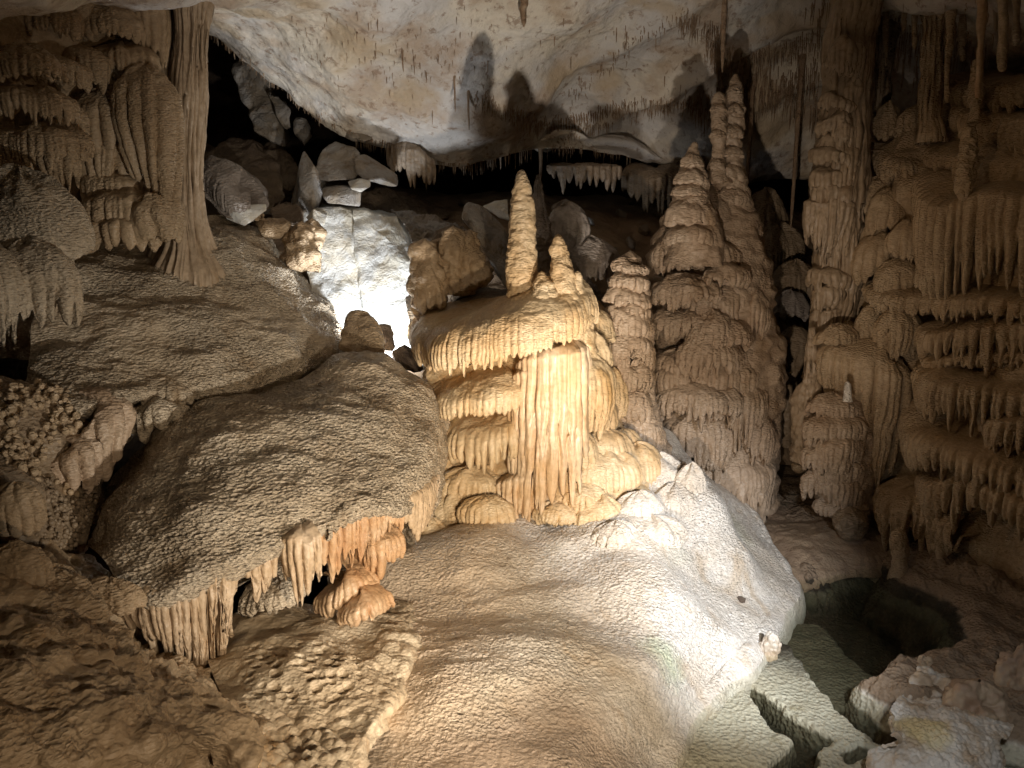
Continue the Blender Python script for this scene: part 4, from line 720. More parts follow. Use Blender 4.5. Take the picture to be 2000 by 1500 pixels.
for i, (n_, lab, pts, mt) in enumerate([
    ('small_boulder', 'small brown boulder just right of the furred one with a white underside', [(495, 415, 7.5), (510, 408, 7.5), (522, 416, 7.5), (518, 430, 7.4), (500, 430, 7.4), (508, 418, 7.8)], 'flow'),
    ('small_boulder', 'little tan boulder lodged between the furred boulder and the nodule rocks', [(514, 440, 7.5), (530, 430, 7.6), (556, 430, 7.6), (562, 442, 7.5), (545, 462, 7.4), (520, 452, 7.4), (540, 440, 8.0)], 'flow'),
    ('small_boulder', 'dark flat boulder above the little tan one', [(530, 410, 8.2), (570, 395, 8.4), (590, 410, 8.2), (588, 440, 8.0), (540, 436, 8.0), (560, 400, 8.8)], 'brownrock'),
    ('small_boulder', 'lumpy brown rock at the lower left foot of the bright slab', [(672, 628, 6.9), (684, 612, 6.95), (700, 618, 6.95), (716, 612, 6.95), (726, 632, 6.9), (744, 660, 6.8), (738, 694, 6.5), (700, 692, 6.5), (668, 680, 6.6), (710, 640, 7.1)], 'flow'),
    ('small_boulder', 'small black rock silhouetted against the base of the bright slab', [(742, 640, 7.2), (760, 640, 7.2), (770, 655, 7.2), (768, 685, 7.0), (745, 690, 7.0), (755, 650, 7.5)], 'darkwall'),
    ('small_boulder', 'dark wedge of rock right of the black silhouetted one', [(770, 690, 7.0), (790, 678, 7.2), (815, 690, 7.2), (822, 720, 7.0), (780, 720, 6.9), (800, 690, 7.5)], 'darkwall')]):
    block(n_, lab, pts, mt, .045, 20+i, .012)
# nodule rock left of the slab
t = thing('nodular_rock', 'tan rounded nodule rocks on the left side of the bright slab', 'rock', P(600, 520, 7.6))
m = MB(); spire(m, [(438, 575, 600), (455, 562, 615), (490, 556, 622), (515, 562, 620), (530, 590, 618)], 7.5, seed=305, lo=(.03, 4), knob=.06, ks=11, rings=.02, rk=9); m.build('nodule', M['flow'], t)
m = MB(); spire(m, [(432, 600, 622), (450, 590, 632), (475, 598, 628), (500, 604, 622)], 7.7, seed=306, lo=(.03, 4), knob=.06, ks=11); m.build('nodule', M['flow'], t)
# hidden lamp's lobed rock
t = thing('lobed_rock', 'hanging cluster of fat knobbly tan lobes right of the bright slab', 'rock', P(885, 600, 7.2))
for i, (rows_, Y) in enumerate([([(478, 812, 850), (500, 808, 862), (540, 806, 870), (570, 808, 872), (595, 812, 862), (606, 820, 850)], 7.15), ([(452, 868, 905), (470, 862, 912), (520, 866, 912), (555, 872, 910), (575, 880, 902)], 7.2),
                               ([(455, 905, 928), (480, 898, 935), (520, 898, 952), (545, 896, 954), (565, 892, 935), (578, 890, 915)], 7.25), ([(470, 850, 870), (500, 846, 872), (545, 850, 872), (580, 856, 868)], 7.3), ([(520, 930, 950), (535, 925, 956), (560, 925, 946)], 7.3)]):
    m = MB(); spire(m, rows_, Y, seed=310+i, lo=(.03, 4), mid=(.012, 8), rings=.02, rk=11, knob=.07, ks=10); m.build('lobe', M['flow'], t)
m = MB(); lobe(m, 838, 580, 60, 50, 28, 6.95, seed=320, gap=.7); m.build('lobe', M['flow'], t)
m = MB(); spire(m, [(455, 860, 900), (480, 840, 930), (530, 835, 945), (570, 850, 925), (590, 860, 900)], 7.75, seed=316, lo=(.04, 3), knob=.05); m.build('stone_core', M['brownrock'], t)
mm = net([[(790, 560, 8.2), (900, 560, 8.0), (1010, 560, 8.0)], [(800, 640, 7.6), (900, 620, 7.2), (1010, 610, 7.0)], [(815, 690, 7.2), (900, 665, 6.7), (1010, 655, 6.5)]], 120, 80)
mm = push(mm, lo=(.04, 2)); m = MB(); m.grid(mm, flip=True); m.build('dark_ledge', M['dark'], t)
block('leaning_slab', 'long grey slab leaning between the lobed rock and the golden stalagmite', [(903, 405, 8.0), (916, 392, 8.1), (940, 400, 8.1), (985, 450, 8.0), (1000, 560, 7.6), (985, 560, 7.5), (940, 480, 7.7), (925, 440, 7.8), (905, 425, 7.8), (960, 420, 8.5), (1000, 500, 8.4)], 'boulder', .025, 41, .015, 4, 'slab')
block('leaning_slab', 'short pale wedge slab behind the long leaning one', [(942, 402, 8.5), (965, 390, 8.6), (992, 388, 8.6), (994, 430, 8.3), (975, 425, 8.3), (960, 410, 8.8), (990, 395, 9.2)], 'slab', .015, 42, .012, 4, 'slab')
t = thing('speckled_rock', 'dark speckled sloping rock right of the top of the bright slab', 'rock', P(850, 480, 8.3))
mm = net([[(760, 412, 8.9), (820, 416, 8.8), (880, 435, 8.7), (930, 460, 8.6)], [(790, 440, 8.4), (830, 450, 8.3), (880, 465, 8.2), (920, 480, 8.2)], [(812, 490, 8.1), (840, 500, 8.0), (880, 510, 7.9), (920, 520, 7.9)]], 120, 90)
mm = push(mm, lo=(.03, 3), mid=(.03, 10), fi=(.015, 22)); m = MB(); m.grid(mm, flip=True); m.build('rough_face', M['boulder'], t)
# recess behind the column: hanging broken ribs of rock
for i, (lab, pts, mt) in enumerate([
    ('ragged rock rib hanging in the dark recess beside the column', [(455, 120, 10), (500, 100, 10), (520, 170, 9.8), (545, 250, 9.6), (560, 290, 9.5), (500, 255, 9.6), (470, 190, 9.8), (480, 130, 10.8), (560, 260, 10.6)], 'boulder'),
    ('narrow rock blade hanging below the ceiling edge in the recess', [(520, 175, 9.6), (545, 190, 9.6), (570, 215, 9.5), (560, 250, 9.5), (535, 215, 9.5), (545, 200, 10.1)], 'boulder'),
    ('long thin rock tongue pointing down at the boulder pile', [(575, 225, 9.6), (600, 232, 9.6), (602, 270, 9.5), (596, 292, 9.4), (582, 265, 9.5), (590, 240, 10)], 'boulder'),
    ('dim slanting rock behind the furred boulder', [(500, 290, 9.8), (540, 270, 9.8), (580, 330, 9.4), (570, 380, 9.2), (530, 350, 9.3), (550, 300, 10.6)], 'brownrock'),
    ('dark hump of rock behind and above the furred boulder', [(400, 300, 9.4), (450, 270, 9.8), (530, 300, 9.6), (560, 380, 9.0), (540, 420, 8.8), (420, 400, 8.8), (470, 290, 10.6)], 'brownrock'),
    ('rounded grey boulder wedged under the bright ceiling edge', [(668, 250, 9.1), (690, 238, 9.1), (722, 252, 9.1), (736, 268, 9.0), (716, 276, 8.9), (685, 270, 8.9), (700, 255, 9.6)], 'boulder')]):
    block('hanging_rock', lab, pts, mt, .05, 50+i, .04, 4, 'rock')
# ------------------------------------------------------------------ stalactite fringes under the ceiling
def hang(name, label, pts, mt, h, D, L, seed, group=None, **k):
    mm = MB(); shelf(mm, pts, h, D, L, seed=seed, **k); return one(name, mm, mt, label, 'stalactites', group)
hang('dripstone_fringe', 'ragged pale drip curtain hanging where the ceiling meets the black gap', [(752, 282, 9.2), (790, 290, 8.95), (820, 300, 8.9), (850, 322, 9.0)], M['palestraw'], 26, .3, [70, 60, 80, 50], 401, gap=.55, sp=.07)
hang('dripstone_fringe', 'wide fan of thin stalactites closing the black gap right of the golden stalagmite', [(1068, 325, 9.9), (1110, 326, 9.7), (1160, 326, 9.7), (1215, 328, 9.8)], M['palestraw'], 10, .3, [20, 60, 50, 50], 402, gap=.2, sp=.075, amp=1.2)
hang('dripstone_fringe', 'dim brown drip wall between the ceiling and the left peak of the tower', [(1215, 345, 10.1), (1250, 350, 9.9), (1290, 352, 9.8), (1330, 345, 9.9)], M['dark'], 30, .3, [40, 60, 80, 60], 403, gap=.5, sp=.08)

# rubble lying on the back slope
BP = proj(bs); rg = np.random.default_rng(5); RM = []
for i in range(5):
    q = rg.normal(size=(14, 3)); q = q/np.linalg.norm(q, axis=1)[:, None]*rg.uniform(.7, 1, (14, 1))*np.array([1, .8, .6])
    import bmesh
    bm = bmesh.new()
    for v in q: bm.verts.new(v)
    bmesh.ops.convex_hull(bm, input=bm.verts); bmesh.ops.bevel(bm, geom=list(bm.edges), offset=.06, segments=2, affect='EDGES'); me = bpy.data.meshes.new('rubble_stone'); bm.to_mesh(me); bm.free(); me.materials.append(M['boulder' if i % 2 else 'brownrock']); RM.append(me)
for i in range(46):
    x, y = ((rg.uniform(430, 600), rg.uniform(400, 470)) if i < 12 else (rg.uniform(640, 990), rg.uniform(395, 470)) if i < 34 else (rg.uniform(1120, 1290), rg.uniform(400, 500)))
    k = ((BP-np.array([x, y]))**2).sum(-1); p = bs[np.unravel_index(k.argmin(), k.shape)]; r = rg.uniform(.04, .15)
    o = bpy.data.objects.new('rubble_stone', RM[i % 5]); COL.objects.link(o); o.location = tuple(p+np.array([0, 0, r*.3])); o.scale = (r, r, r); o.rotation_euler = tuple(rg.uniform(0, 6, 3))
    tag(o, 'broken grey brown stone in the rubble on the dark back slope', 'stone', 'rubble on the back slope')
# ------------------------------------------------------------------ right wall, columns and pedestal
rc = thing('dripstone_column', 'tall tiered column with fluted skirts right of the gap beside the big tower', 'column', P(1640, 700, 8))
rrows = [(-40, 1640, 1720), (60, 1622, 1706), (150, 1614, 1696), (210, 1610, 1690), (290, 1602, 1690), (350, 1594, 1688), (420, 1594, 1684), (520, 1596, 1680), (600, 1590, 1664), (680, 1582, 1630), (740, 1574, 1612)]
m = MB(); spire(m, rrows, 7.9, seed=501, lo=(.04, 2.2), mid=(.025, 7), flute=.04, fk=14, zs=.6); m.build('fluted_shaft', M['shaft'], rc)
rgc = np.random.default_rng(4)
for i, (x, y, w, h, L, tl) in enumerate([(1668, 96, 70, 20, 70, 4), (1636, 120, 50, 20, 40, 8), (1678, 168, 40, 20, 90, -4), (1640, 196, 66, 16, 30, 6), (1630, 232, 60, 18, 30, -6), (1664, 250, 56, 16, 60, 8), (1620, 286, 60, 20, 34, 4), (1640, 300, 90, 14, 30, 7), (1672, 300, 40, 16, 110, 0),
     (1636, 342, 92, 18, 34, 5), (1612, 366, 50, 14, 40, -3), (1660, 374, 60, 16, 60, -5), (1636, 398, 100, 16, 120, 4), (1666, 420, 50, 14, 100, -6), (1612, 440, 50, 10, 80, 0), (1628, 536, 80, 10, 40, 4), (1612, 570, 44, 10, 40, 0), (1634, 606, 54, 8, 40, -4), (1604, 612, 40, 8, 60, 3), (1640, 560, 50, 10, 50, 4), (1598, 668, 40, 10, 70, 3)]):
    mm = MB(); a = np.array(rrows, float); xl, xr = np.interp(y, a[:, 0], a[:, 1]), np.interp(y, a[:, 0], a[:, 2]); r = (xr-xl)/2*S(x, y, 7.9); u = float(np.clip((x-(xl+xr)/2)/((xr-xl)/2), -.9, .9))
    lobe(mm, x, y, w, h, L, 7.9-r*math.sqrt(1-u*u)-rgc.uniform(.01, .07), face=math.asin(u)*.8, seed=510+i, gap=rgc.uniform(.3, .8), spx=9, lmin=.3, amp=1.5, tilt=tl, rough=1.8, fine=.008); mm.build('fluted_skirt', M['shaft'], rc)
def simple(name, label, cat, rows_, Y, mt, seed, base=None, group=None, part='stone_shaft', **k):
    t = thing(name, label, cat, P((rows_[-1][1]+rows_[-1][2])/2, rows_[-1][0], Y), group); m = MB(); spire(m, rows_, Y, seed=seed, **k); m.build(part, M[mt], t); return t
def solo(name, label, cat, rows_, Y, mt, seed, group=None, **k):
    m = MB(); spire(m, rows_, Y, seed=seed, **k); return one(name, m, M[mt], label, cat, group)
solo('dripstone_column', 'dark thick pillar rising to the ceiling directly behind the tiered right column', 'column', [(-60, 1690, 1752), (60, 1694, 1746), (150, 1700, 1736), (230, 1702, 1728), (300, 1690, 1730)], 8.5, 'dark', 521, flute=.04, fk=8, zs=.4)
solo('dripstone_column', 'broad dim brown pillar hanging from the ceiling over the right shelves', 'column', [(-60, 1800, 1856), (60, 1802, 1846), (150, 1804, 1838), (230, 1800, 1830), (280, 1796, 1836)], 7.6, 'flow', 522, flute=.035, fk=7, zs=.4)
solo('stalactite', 'slim brown stalactite beside the broad hanging pillar', 'stalactite', [(-60, 1846, 1872), (60, 1846, 1866), (140, 1844, 1858), (200, 1846, 1852)], 7.3, 'flow', 523, zs=.4)
solo('stalactite', 'honey coloured long stalactite at the upper right with a blunt tip', 'stalactite', [(-60, 1902, 1932), (40, 1908, 1926), (110, 1908, 1920), (180, 1904, 1914), (192, 1906, 1911)], 6.9, 'orange', 524, zs=.4)
solo('stalagmite', 'short stubby stalagmite under the honey coloured stalactite', 'stalagmite', [(118, 1902, 1912), (150, 1899, 1916), (200, 1895, 1922), (240, 1890, 1930)], 7.1, 'flow', 525)
tt_ = thing('tiered_stalagmite', 'banded twisting stalagmite leaning on the upper right shelves', 'stalagmite', P(1890, 390, 6.9))
m = MB(); spire(m, [(250, 1880, 1900), (290, 1878, 1906), (330, 1872, 1904), (370, 1872, 1894), (392, 1880, 1886)], 6.65, seed=526, rings=.02, rk=16, lo=(.03, 3)); m.build('stone_shaft', M['flow'], tt_)
rw = thing('terraced_wall', 'brown terraced wall of drip fringed shelves covering the right side', 'flowstone', P(1900, 1130, 6.3))
rwn = net([[(1700, 235, 10.5), (1850, 150, 10.5), (1950, 90, 10), (2050, 60, 9.5), (2400, 0, 9)], [(1700, 255, 9.2), (1800, 215, 8.7), (1900, 160, 8.2), (2010, 130, 7.8), (2400, 100, 7)],
           [(1690, 300, 8.2), (1790, 300, 7.6), (1900, 300, 7.1), (2010, 300, 6.6), (2400, 300, 5.2)], [(1680, 480, 8.0), (1790, 480, 7.4), (1900, 480, 6.9), (2010, 480, 6.4), (2400, 480, 5.1)],
           [(1686, 700, 7.5), (1790, 700, 7.15), (1900, 700, 6.7), (2010, 700, 6.2), (2400, 700, 5.0)], [(1700, 950, 7.15), (1790, 950, 6.95), (1890, 950, 6.55), (2010, 950, 6.05), (2400, 950, 4.9)],
           [(1700, 1100, 6.95), (1790, 1110, 6.75), (1890, 1150, 6.2), (2010, 1200, 5.75), (2400, 1200, 4.6)], [(1690, 1140, 6.6), (1790, 1180, 6.2), (1890, 1230, 5.8), (2010, 1290, 5.2), (2400, 1300, 4.3)]], 360, 460)
rwn[..., 1] += .22; rwn = push(rwn, lo=(.16, 1.3), mid=(.10, 3.5), fi=(.02, 8), seed=9, zs=.7); m = MB(); m.grid(rwn, flip=True); m.build('stone_core', M['flow'], rw)
def rs(pts, h, D, L, seed, mt='flow', name='dripping_shelf', **k):
    k['gap'] = k.get('gap', .35)*.45; k.setdefault('amp', 2.1); k.setdefault('rough', .6); k.setdefault('wav', .7); k.setdefault('lmin', .4); k['sp'] = k.get('sp', .08)*.82; D = D*1.6; L = [a*1.3 for a in L]
    mm = MB(); shelf(mm, pts, h, D, L, seed=seed, **k); mm.build(name, M[mt], rw)
rs([(1786, 350, 7.5), (1800, 385, 7.1), (1830, 408, 6.85), (1865, 400, 6.7), (1900, 385, 6.6), (1950, 384, 6.4), (2010, 390, 6.2), (2120, 390, 5.8)], 42, .55, [60, 150, 165, 170, 175, 175], 531, gap=.3, sp=.095, lmin=.75)
rs([(1690, 560, 7.7), (1720, 585, 7.3), (1790, 588, 7.0), (1850, 592, 6.75), (1920, 590, 6.5), (2010, 600, 6.15), (2120, 605, 5.8)], 44, .6, [20, 34, 36, 34, 40], 532, sp=.075, gap=.55)
rs([(1795, 640, 7.1), (1808, 655, 6.85), (1860, 650, 6.65), (1920, 642, 6.45), (2010, 640, 6.15), (2120, 640, 5.8)], 30, .5, [40, 55, 60, 62, 62], 533, sp=.085)
rs([(1795, 690, 7.05), (1812, 708, 6.8), (1870, 700, 6.6), (1940, 694, 6.4), (2010, 692, 6.15), (2120, 690, 5.8)], 26, .5, [12, 20, 22, 24, 22], 534, sp=.06, gap=.6)
rs([(1788, 720, 7.0), (1800, 742, 6.7), (1840, 758, 6.5), (1885, 765, 6.35), (1940, 772, 6.2), (2010, 778, 6.0), (2120, 790, 5.6)], 40, .55, [80, 80, 100, 60, 50, 40], 535, sp=.085)
rs([(1915, 808, 6.5), (1930, 822, 6.2), (1965, 826, 6.05), (2010, 824, 5.9), (2120, 820, 5.6)], 20, .4, [50, 70, 74, 70], 536, sp=.085)
rs([(1758, 800, 7.1), (1768, 850, 6.85), (1800, 872, 6.6), (1850, 892, 6.35), (1900, 908, 6.15), (1960, 930, 5.95), (2010, 950, 5.8), (2120, 970, 5.5)], 60, .6, [90, 70, 50, 40, 40, 36], 537, sp=.08)
rs([(1795, 930, 6.9), (1815, 950, 6.55), (1850, 945, 6.35), (1900, 950, 6.15), (1960, 975, 5.9), (2010, 1000, 5.7), (2120, 1010, 5.4)], 40, .6, [50, 90, 90, 80, 60, 50], 538, sp=.085)
rs([(1715, 960, 7.1), (1730, 990, 6.85), (1770, 1000, 6.7), (1810, 1010, 6.6), (1860, 1040, 6.3)], 50, .4, [60, 80, 80, 60], 539, sp=.09, gap=.75)
rs([(1800, 290, 7.8), (1830, 310, 7.4), (1900, 315, 7.0), (1960, 330, 6.7), (2030, 335, 6.4)], 40, .5, [20, 30, 30, 40], 540, sp=.08)
rs([(1860, 215, 7.6), (1900, 228, 7.3), (1960, 235, 6.9), (2040, 240, 6.5)], 30, .5, [40, 70, 60, 70], 541, sp=.1)
rs([(1700, 300, 8.2), (1730, 320, 7.8), (1770, 330, 7.6), (1800, 320, 7.7)], 40, .4, [30, 40, 30], 542, gap=.7)
rs([(1830, 165, 8.0), (1880, 178, 7.6), (1950, 175, 7.1), (2040, 170, 6.7)], 36, .5, [30, 40, 40, 40], 543, sp=.1, gap=.5)
for i, (x, y, w, h, L, Y) in enumerate([(1750, 420, 90, 50, 40, 7.55), (1730, 500, 100, 46, 50, 7.5), (1790, 470, 90, 40, 40, 7.3), (1770, 540, 90, 34, 40, 7.3), (1720, 390, 70, 44, 30, 7.75), (1710, 640, 60, 40, 60, 7.35), (1765, 640, 90, 40, 80, 7.1), (1740, 250, 60, 50, 20, 8.0), (1790, 235, 50, 30, 30, 7.9), (1830, 530, 70, 30, 40, 7.0), (1715, 460, 50, 40, 90, 7.65)]):
    mm = MB(); lobe(mm, x, y, w, h, L, Y, seed=560+i, gap=.7, spx=13); mm.build('flowstone_tier', M['flow'], rw)
pd = thing('draped_pedestal', 'sloping brown pedestal with a long folded curtain left of the terraced wall', 'flowstone', P(1700, 950, 7.3))
m = MB(); spire(m, [(632, 1640, 1668), (650, 1618, 1684), (690, 1596, 1720), (740, 1590, 1750), (800, 1592, 1770), (900, 1600, 1775), (1000, 1620, 1780), (1080, 1640, 1790)], 7.75, seed=571, lo=(.06, 2), sq=.5); m.build('stone_core', M['flow'], pd)
mm = MB(); shelf(mm, [(1592, 690, 7.6), (1606, 704, 7.35), (1650, 716, 7.2), (1700, 722, 7.1), (1745, 738, 7.0), (1778, 748, 7.1)], 62, .5, [60, 70, 130, 210, 240, 190], seed=572, gap=.85, sp=.1, amp=1.1, lmin=.75, wav=1.1); mm.build('drapery_curtain', M['flow'], pd)
mm = MB(); lobe(mm, 1648, 664, 84, 30, 10, 7.3, seed=573, gap=.9); mm.build('flowstone_tier', M['flow'], pd)
pt = thing('tiered_stalagmite', 'squat tiered stalagmite with bumpy skirts in front of the folded curtain', 'stalagmite', P(1645, 1020, 7.2))
tower(pt, [(768, 1620, 1662), (790, 1602, 1682), (830, 1588, 1696), (900, 1584, 1704), (960, 1590, 1706), (1010, 1620, 1706), (1040, 1640, 1700)], 7.3, [(1640, 802, 90, 34, 16), (1645, 842, 108, 34, 24), (1610, 850, 60, 30, 40), (1665, 880, 90, 30, 30), (1615, 900, 76, 30, 26), (1660, 918, 94, 26, 40), (1625, 950, 90, 30, 30), (1675, 965, 70, 30, 36), (1650, 1000, 80, 30, 16)], M['rosy'], seed=575, prot=.09, sx=(1.2, .9, 1.5), lk=dict(gap=.3, amp=1.5, spx=9), lo=(.03, 3))
solo('stalagmite', 'tiny white stalagmite on the head of the squat tiered one', 'stalagmite', [(746, 1652, 1658), (752, 1649, 1662), (770, 1648, 1663), (784, 1646, 1665)], 6.9, 'white', 577, lo=(.005, 3), mid=(.004, 9), px=1.6)
solo('stalagmite', 'slender knobbly pale pillar standing in the gap left of the pedestal', 'stalagmite', [(640, 1582, 1590), (680, 1577, 1594), (740, 1570, 1596), (760, 1556, 1600), (820, 1550, 1602), (880, 1546, 1600), (900, 1544, 1602)], 7.5, 'shaft', 578, lo=(.04, 3), mid=(.03, 9), flute=.012)
solo('stalagmite', 'short brown pillar stump deep in the gap behind the slender pale pillar', 'stalagmite', [(752, 1522, 1546), (800, 1520, 1550), (870, 1518, 1550)], 8.2, 'dark', 579, lo=(.02, 3), flute=.012)
solo('small_boulder', 'little tan stone lying on the dark floor of the gap', 'boulder', [(903, 1552, 1570), (908, 1546, 1576), (916, 1548, 1574), (922, 1554, 1568)], 7.7, 'flow', 580, lo=(.01, 4), mid=(.01, 12), px=1.5)
solo('stalagmite', 'lone smooth stump stalagmite standing at the far edge of the pool', 'stalagmite', [(1034, 1748, 1762), (1042, 1742, 1769), (1060, 1739, 1774), (1082, 1741, 1774), (1086, 1744, 1771), (1110, 1741, 1771), (1136, 1734, 1776), (1150, 1728, 1782)], 6.5, 'flow', 581, lo=(.01, 4), mid=(.01, 10), px=2)
solo('flowstone_lump', 'rounded drip lump on the floor at the foot of the squat tiered stalagmite', 'flowstone', [(1000, 1640, 1680), (1012, 1628, 1694), (1040, 1634, 1688), (1054, 1652, 1670)], 6.95, 'dark', 582, lo=(.03, 4), flute=.01)
# flowstone deep in the gap between tower and column
gp = thing('gap_flowstone', 'dim draped flowstone far back in the gap between the tower and the tiered column', 'flowstone', P(1540, 640, 9.5))
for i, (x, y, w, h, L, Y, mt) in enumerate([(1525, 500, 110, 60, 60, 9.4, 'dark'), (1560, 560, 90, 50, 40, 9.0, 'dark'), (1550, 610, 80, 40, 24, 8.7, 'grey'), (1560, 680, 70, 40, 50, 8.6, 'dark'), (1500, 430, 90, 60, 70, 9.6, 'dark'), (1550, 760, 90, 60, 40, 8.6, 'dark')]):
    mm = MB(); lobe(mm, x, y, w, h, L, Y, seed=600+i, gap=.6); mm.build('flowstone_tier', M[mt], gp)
# coralloid rocks in the foreground of the pool
cr_ = net([[(1735, 1440, 3.9), (1750, 1390, 4.35), (1800, 1372, 4.6), (1870, 1378, 4.6), (1940, 1390, 4.5), (1985, 1425, 4.3)], [(1735, 1470, 3.85), (1755, 1415, 4.2), (1800, 1400, 4.35), (1870, 1400, 4.35), (1935, 1415, 4.25), (1975, 1450, 4.1)],
           [(1740, 1480, 3.8), (1770, 1450, 3.95), (1820, 1450, 3.95), (1880, 1450, 3.95), (1930, 1460, 3.95), (1965, 1470, 3.95)], [(1700, 1490, 3.9), (1770, 1482, 3.85), (1830, 1490, 3.8), (1880, 1500, 3.75), (1930, 1490, 3.8), (1950, 1480, 3.95)],
           [(1690, 1540, 3.8), (1760, 1560, 3.65), (1830, 1570, 3.6), (1880, 1570, 3.6), (1930, 1550, 3.7), (1960, 1520, 3.9)]], 260, 220)
cr_[..., 2] += .10
def crust(V, seed, a=.022, s=26):
    N = -normals(V); return V+N*((.6-cells(V, s, seed))*a+(.6-cells(V, s*2.1, seed+1))*a*.5+fbm(V, 3, 3, seed)*.04)[..., None]
m = MB(); m.grid(crust(cr_, 3), flip=True); one('coralloid_rock', m, M['coral'], 'bright crusty rock with a yellow patch in the lower right corner of the pool', 'rock')
for i, (x, y, rx, h, z, mt, lab) in enumerate([(1815, 1355, 52, 30, .16, 'coral', 'pale crusted stone lying behind the bright yellow patched rock'), (1800, 1318, 26, 14, .12, 'coral_brown', 'small brown crusted stone at the tip of the dark bank'), (1505, 1266, 16, 10, .12, 'coral', 'tiny white crusted knob at the foot of the white slope beside the water'), (1905, 1395, 70, 36, .2, 'coral_brown', 'brown crusted hump merging into the dark right bank'), (1770, 1372, 22, 10, .08, 'coral', 'small pale crusted pebble between the two pale stones'), (1985, 1345, 40, 30, .3, 'coral_brown', 'brown rough stone at the right edge above the bright rock')]):
    c = PZ(x, y, z*.3); s = float(c[1]/dirs(x, y)[1]/F); ph = np.linspace(-math.pi, math.pi, 90, endpoint=False); th = np.linspace(.03, 2.2, 50)
    q = np.stack([np.sin(ph)[:, None]*np.sin(th), -np.cos(ph)[:, None]*np.sin(th), np.cos(th)+0*ph[:, None]], -1); V = c+q*np.array([rx*s, rx*s*.8, z])*(1+.35*fbm(q, 1.3, 3, i+4))[..., None]
    N = -normals(V, True); V = V+N*((.6-cells(V, 20, 5+i))*.022+(.6-cells(V, 45, 7))*.008)[..., None]; m = MB(); m.grid(V, wrap=True, flip=True); one('crusted_stone', m, M[mt], lab, 'rock')
for i, (x, y0, y1, r, Y, lab) in enumerate([(1786, -60, 96, 7, 7.8, 'left of the broad hanging pillar'), (1880, -60, 120, 6, 7.4, 'just left of the honey coloured one'), (1958, -60, 140, 10, 6.8, 'fat and dark, right of the honey coloured one'), (1985, -60, 90, 8, 6.5, 'short and dark at the right edge'), (1730, -60, 130, 5, 8.2, 'thin, in front of the dark thick pillar'), (1945, -60, 60, 5, 7.0, 'small, between the two dark fat ones'), (1765, -60, 60, 6, 8.0, 'stubby, between the thick pillar and the broad one')]):
    solo('stalactite', 'brown ceiling stalactite in the upper right, '+lab, 'stalactite', [(y0, x-r*1.6, x+r*1.6), ((y0+y1)/2, x-r, x+r), (y1-14, x-r*.7, x+r*.7), (y1, x-2, x+2)], Y, 'dark' if i % 2 else 'flow', 640+i, zs=.4)
# ------------------------------------------------------------------ stalactites and soda straws on the ceiling
def straw_mesh(k, mt, sides=6):
    z = np.linspace(0, -1, 9); rg = np.random.default_rng(k); c = np.cumsum(rg.normal(0, .10, (9, 2)), 0); c[0] = 0; r = np.interp(-z, [0, .08, .7, .93, 1], [1.7, 1.1, .8, .6, .15])
    a = np.linspace(-math.pi, math.pi, sides, endpoint=False); V = np.zeros((sides, 9, 3)); V[..., 0] = np.sin(a)[:, None]*r+c[:, 0]*1.2; V[..., 1] = -np.cos(a)[:, None]*r+c[:, 1]*1.2; V[..., 2] = z
    m = MB(); m.grid(V, wrap=True, flip=True); o = m.build('soda_straw', mt, None, loc=(0, 0, 0)); me = o.data; bpy.data.objects.remove(o); return me
SM = {k: [straw_mesh(i+10*j, M[k]) for i in range(5)] for j, k in enumerate(('straw', 'palestraw'))}
def straw(x, y, Lp, rp, label, group=None, mt='straw', rg=None, name='soda_straw', p=None, cat='stalactite'):
    if p is None: p, _ = cpt(x, y)
    s = S(x, y, p[1]); o = bpy.data.objects.new(name, SM[mt][int(abs(x*7+y)) % 5]); COL.objects.link(o); o.location = (p[0], p[1], p[2]+.02)
    o.scale = (rp*s, rp*s, Lp*s+.02); o.rotation_euler = (0, 0, x*1.7); tag(o, label, cat, group); return o
def cluster(pts, n, L, r, label, group, mt, seed, jit=(6, 5)):
    rg = np.random.default_rng(seed); c = cr(60, np.array(pts, float))
    for i in range(n):
        q = c[rg.integers(60)]; straw(q[0]+rg.normal(0, jit[0]), q[1]+rg.normal(0, jit[1]), rg.uniform(*L)*rg.uniform(.5, 1), rg.uniform(*r), label, group, mt)
B = (.7, 1.3)
cluster([(950, 198), (1000, 218), (1060, 240), (1110, 236), (1160, 225), (1200, 208)], 40, (8, 26), B, 'thin brown soda straw in the bristly band across the middle of the ceiling', 'straws along the middle ceiling band', 'straw', 1)
cluster([(1092, 276), (1130, 256), (1180, 240)], 20, (12, 30), B, 'pale soda straw on the curved ridge above the fan of stalactites', 'straws on the curved ceiling ridge', 'palestraw', 2, (4, 2))
cluster([(700, 268), (760, 282), (850, 314), (960, 320), (1060, 318)], 36, (8, 40), B, 'short pale soda straw on the lower lip of the ceiling above the black gap', 'straws on the ceiling lip', 'palestraw', 3, (10, 1))
cluster([(410, 76), (470, 112), (560, 190), (640, 238)], 24, (6, 20), B, 'short soda straw along the slanting ceiling edge beside the fluted column', 'straws along the slanting ceiling edge', 'palestraw', 4, (8, 1))
cluster([(1330, 45), (1370, 55), (1400, 66)], 12, (12, 30), B, 'brown soda straw on the small dark ledge of the ceiling left of the long stalactite', 'straws on the small dark ceiling ledge', 'straw', 5)
cluster([(1400, 112), (1450, 108), (1510, 104), (1570, 88), (1640, 60), (1720, 50)], 40, (14, 44), (.8, 1.5), 'brown soda straw in the dense fringe along the diagonal ceiling ridge', 'straws along the diagonal ceiling ridge', 'straw', 6, (8, 7))
cluster([(1450, 140), (1500, 150), (1560, 170), (1590, 230)], 36, (30, 100), (.9, 1.6), 'long thin brown straw hanging in the space above the gap', 'long straws above the gap', 'straw', 7, (18, 22))
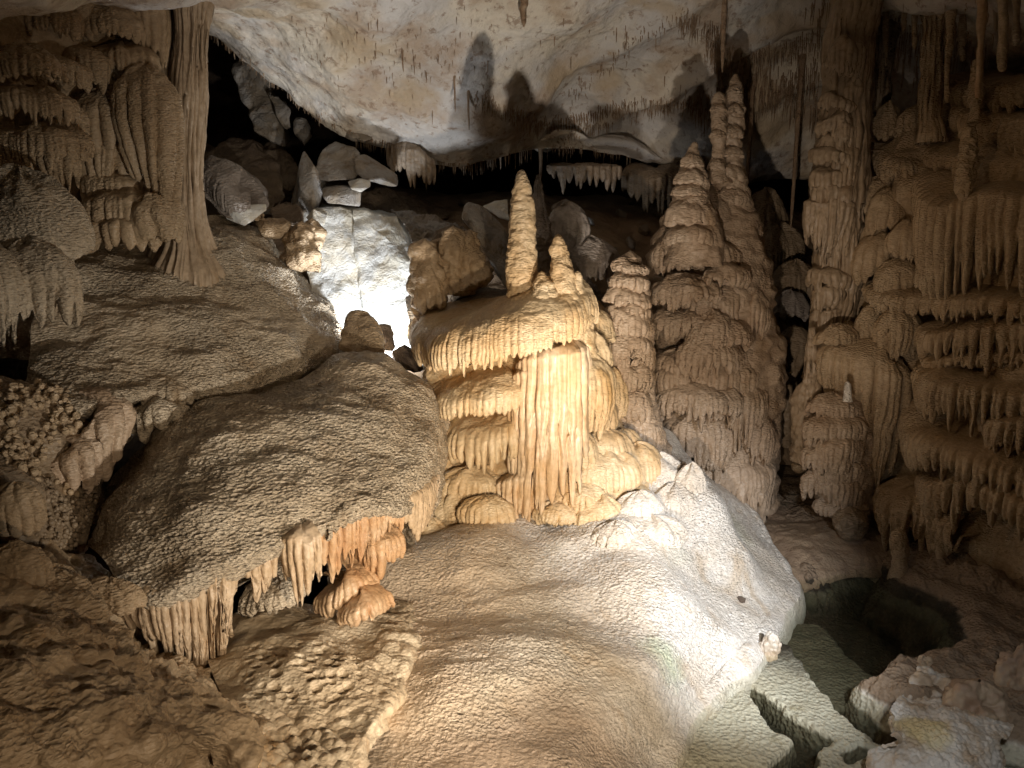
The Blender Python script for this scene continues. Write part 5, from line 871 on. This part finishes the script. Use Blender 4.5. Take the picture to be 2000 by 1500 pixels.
cluster([(1600, 20), (1680, 50), (1760, 110), (1860, 90), (1970, 60)], 50, (20, 80), (1., 2.), 'brown straw hanging among the dark upper right ceiling', 'straws in the upper right', 'straw', 8, (20, 24))
cluster([(640, 60), (700, 95), (800, 130), (860, 110)], 18, (6, 30), B, 'tiny brown straw on the upper left half of the pale ceiling', 'straws on the pale ceiling', 'straw', 9, (50, 40))
cluster([(1120, 120), (1200, 70), (1260, 120)], 18, (8, 34), B, 'tiny brown straw scattered right of the hanging spike on the pale ceiling', 'straws right of the hanging spike', 'straw', 10, (50, 40))
for x, y, L, r, lab in [(1021, -14, 62, 7.5, 'thick brown pointed stalactite hanging into the top edge of the picture'), (915, 180, 70, 2.2, 'long dark straw hanging alone above the shadow of the tall stalagmite'), (889, 150, 66, 2., 'crooked brown straw just left of the lone dark straw'), (1416, -40, 172, 6, 'long straight stalactite reaching down towards the tip of the double peaked tower'),
                        (1568, 110, 330, 5, 'very long thin stalactite hanging in front of the gap right of the tower'), (1470, 150, 240, 5, 'long stalactite hanging just right of the tower peak'), (1056, 290, 62, 4, 'grey stalactite almost touching the thin stalagmite behind the golden one'), (785, 100, 38, 2, 'short brown straw with a swollen root on the pale ceiling'), (830, 300, 74, 2.4, 'single long pale straw at the end of the ragged drip curtain')]:
    straw(x, y, L, r, lab, None, 'straw', name='stalactite')

# bristles too many to count along the ceiling ridges
mm = MB(); rg = np.random.default_rng(77)
for pts, n, L, jx, jy in (([(930, 190), (1000, 222), (1060, 245), (1110, 240), (1180, 215), (1260, 205), (1340, 200)], 420, (5, 22), 8, 7), ([(700, 266), (760, 280), (850, 314), (960, 320), (1060, 318), (1220, 328)], 260, (4, 26), 4, 1), ([(405, 74), (470, 112), (560, 190), (640, 238), (700, 262)], 120, (3, 12), 4, 1),
    ([(1330, 40), (1400, 60), (1400, 108), (1500, 102), (1620, 60), (1760, 40)], 420, (8, 34), 8, 9), ([(1360, 200), (1440, 190), (1520, 170), (1600, 140)], 300, (8, 50), 20, 16), ([(1600, 30), (1750, 80), (1900, 90)], 300, (8, 50), 30, 26), ([(1110, 190), (1230, 90), (1340, 20)], 100, (4, 16), 8, 8), ([(640, 70), (720, 95), (860, 130), (880, 80)], 120, (3, 16), 60, 40), ([(1090, 278), (1130, 256), (1200, 238)], 90, (6, 20), 4, 3)):
    c = cr(80, np.array(pts, float))
    for i in range(n):
        q = c[rg.integers(80)]; p, _ = cpt(q[0]+rg.normal(0, jx), q[1]+rg.normal(0, jy)); s = S(q[0], q[1], p[1]); a = np.linspace(0, 2*math.pi, 4, endpoint=False); z = np.linspace(.02, -rg.uniform(*L)*s, 4); r = rg.uniform(.6, 1.1)*s*np.array([1.5, .9, .7, .15])
        V = np.zeros((4, 4, 3)); V[..., 0] = p[0]+np.cos(a)[:, None]*r+rg.normal(0, .004, 4); V[..., 1] = p[1]+np.sin(a)[:, None]*r; V[..., 2] = p[2]+z; mm.grid(V, wrap=True, flip=True)
one('fine_straws', mm, M['straw'], 'bristles of very fine brown straws covering the ridges of the ceiling', 'stalactites', kind='stuff')
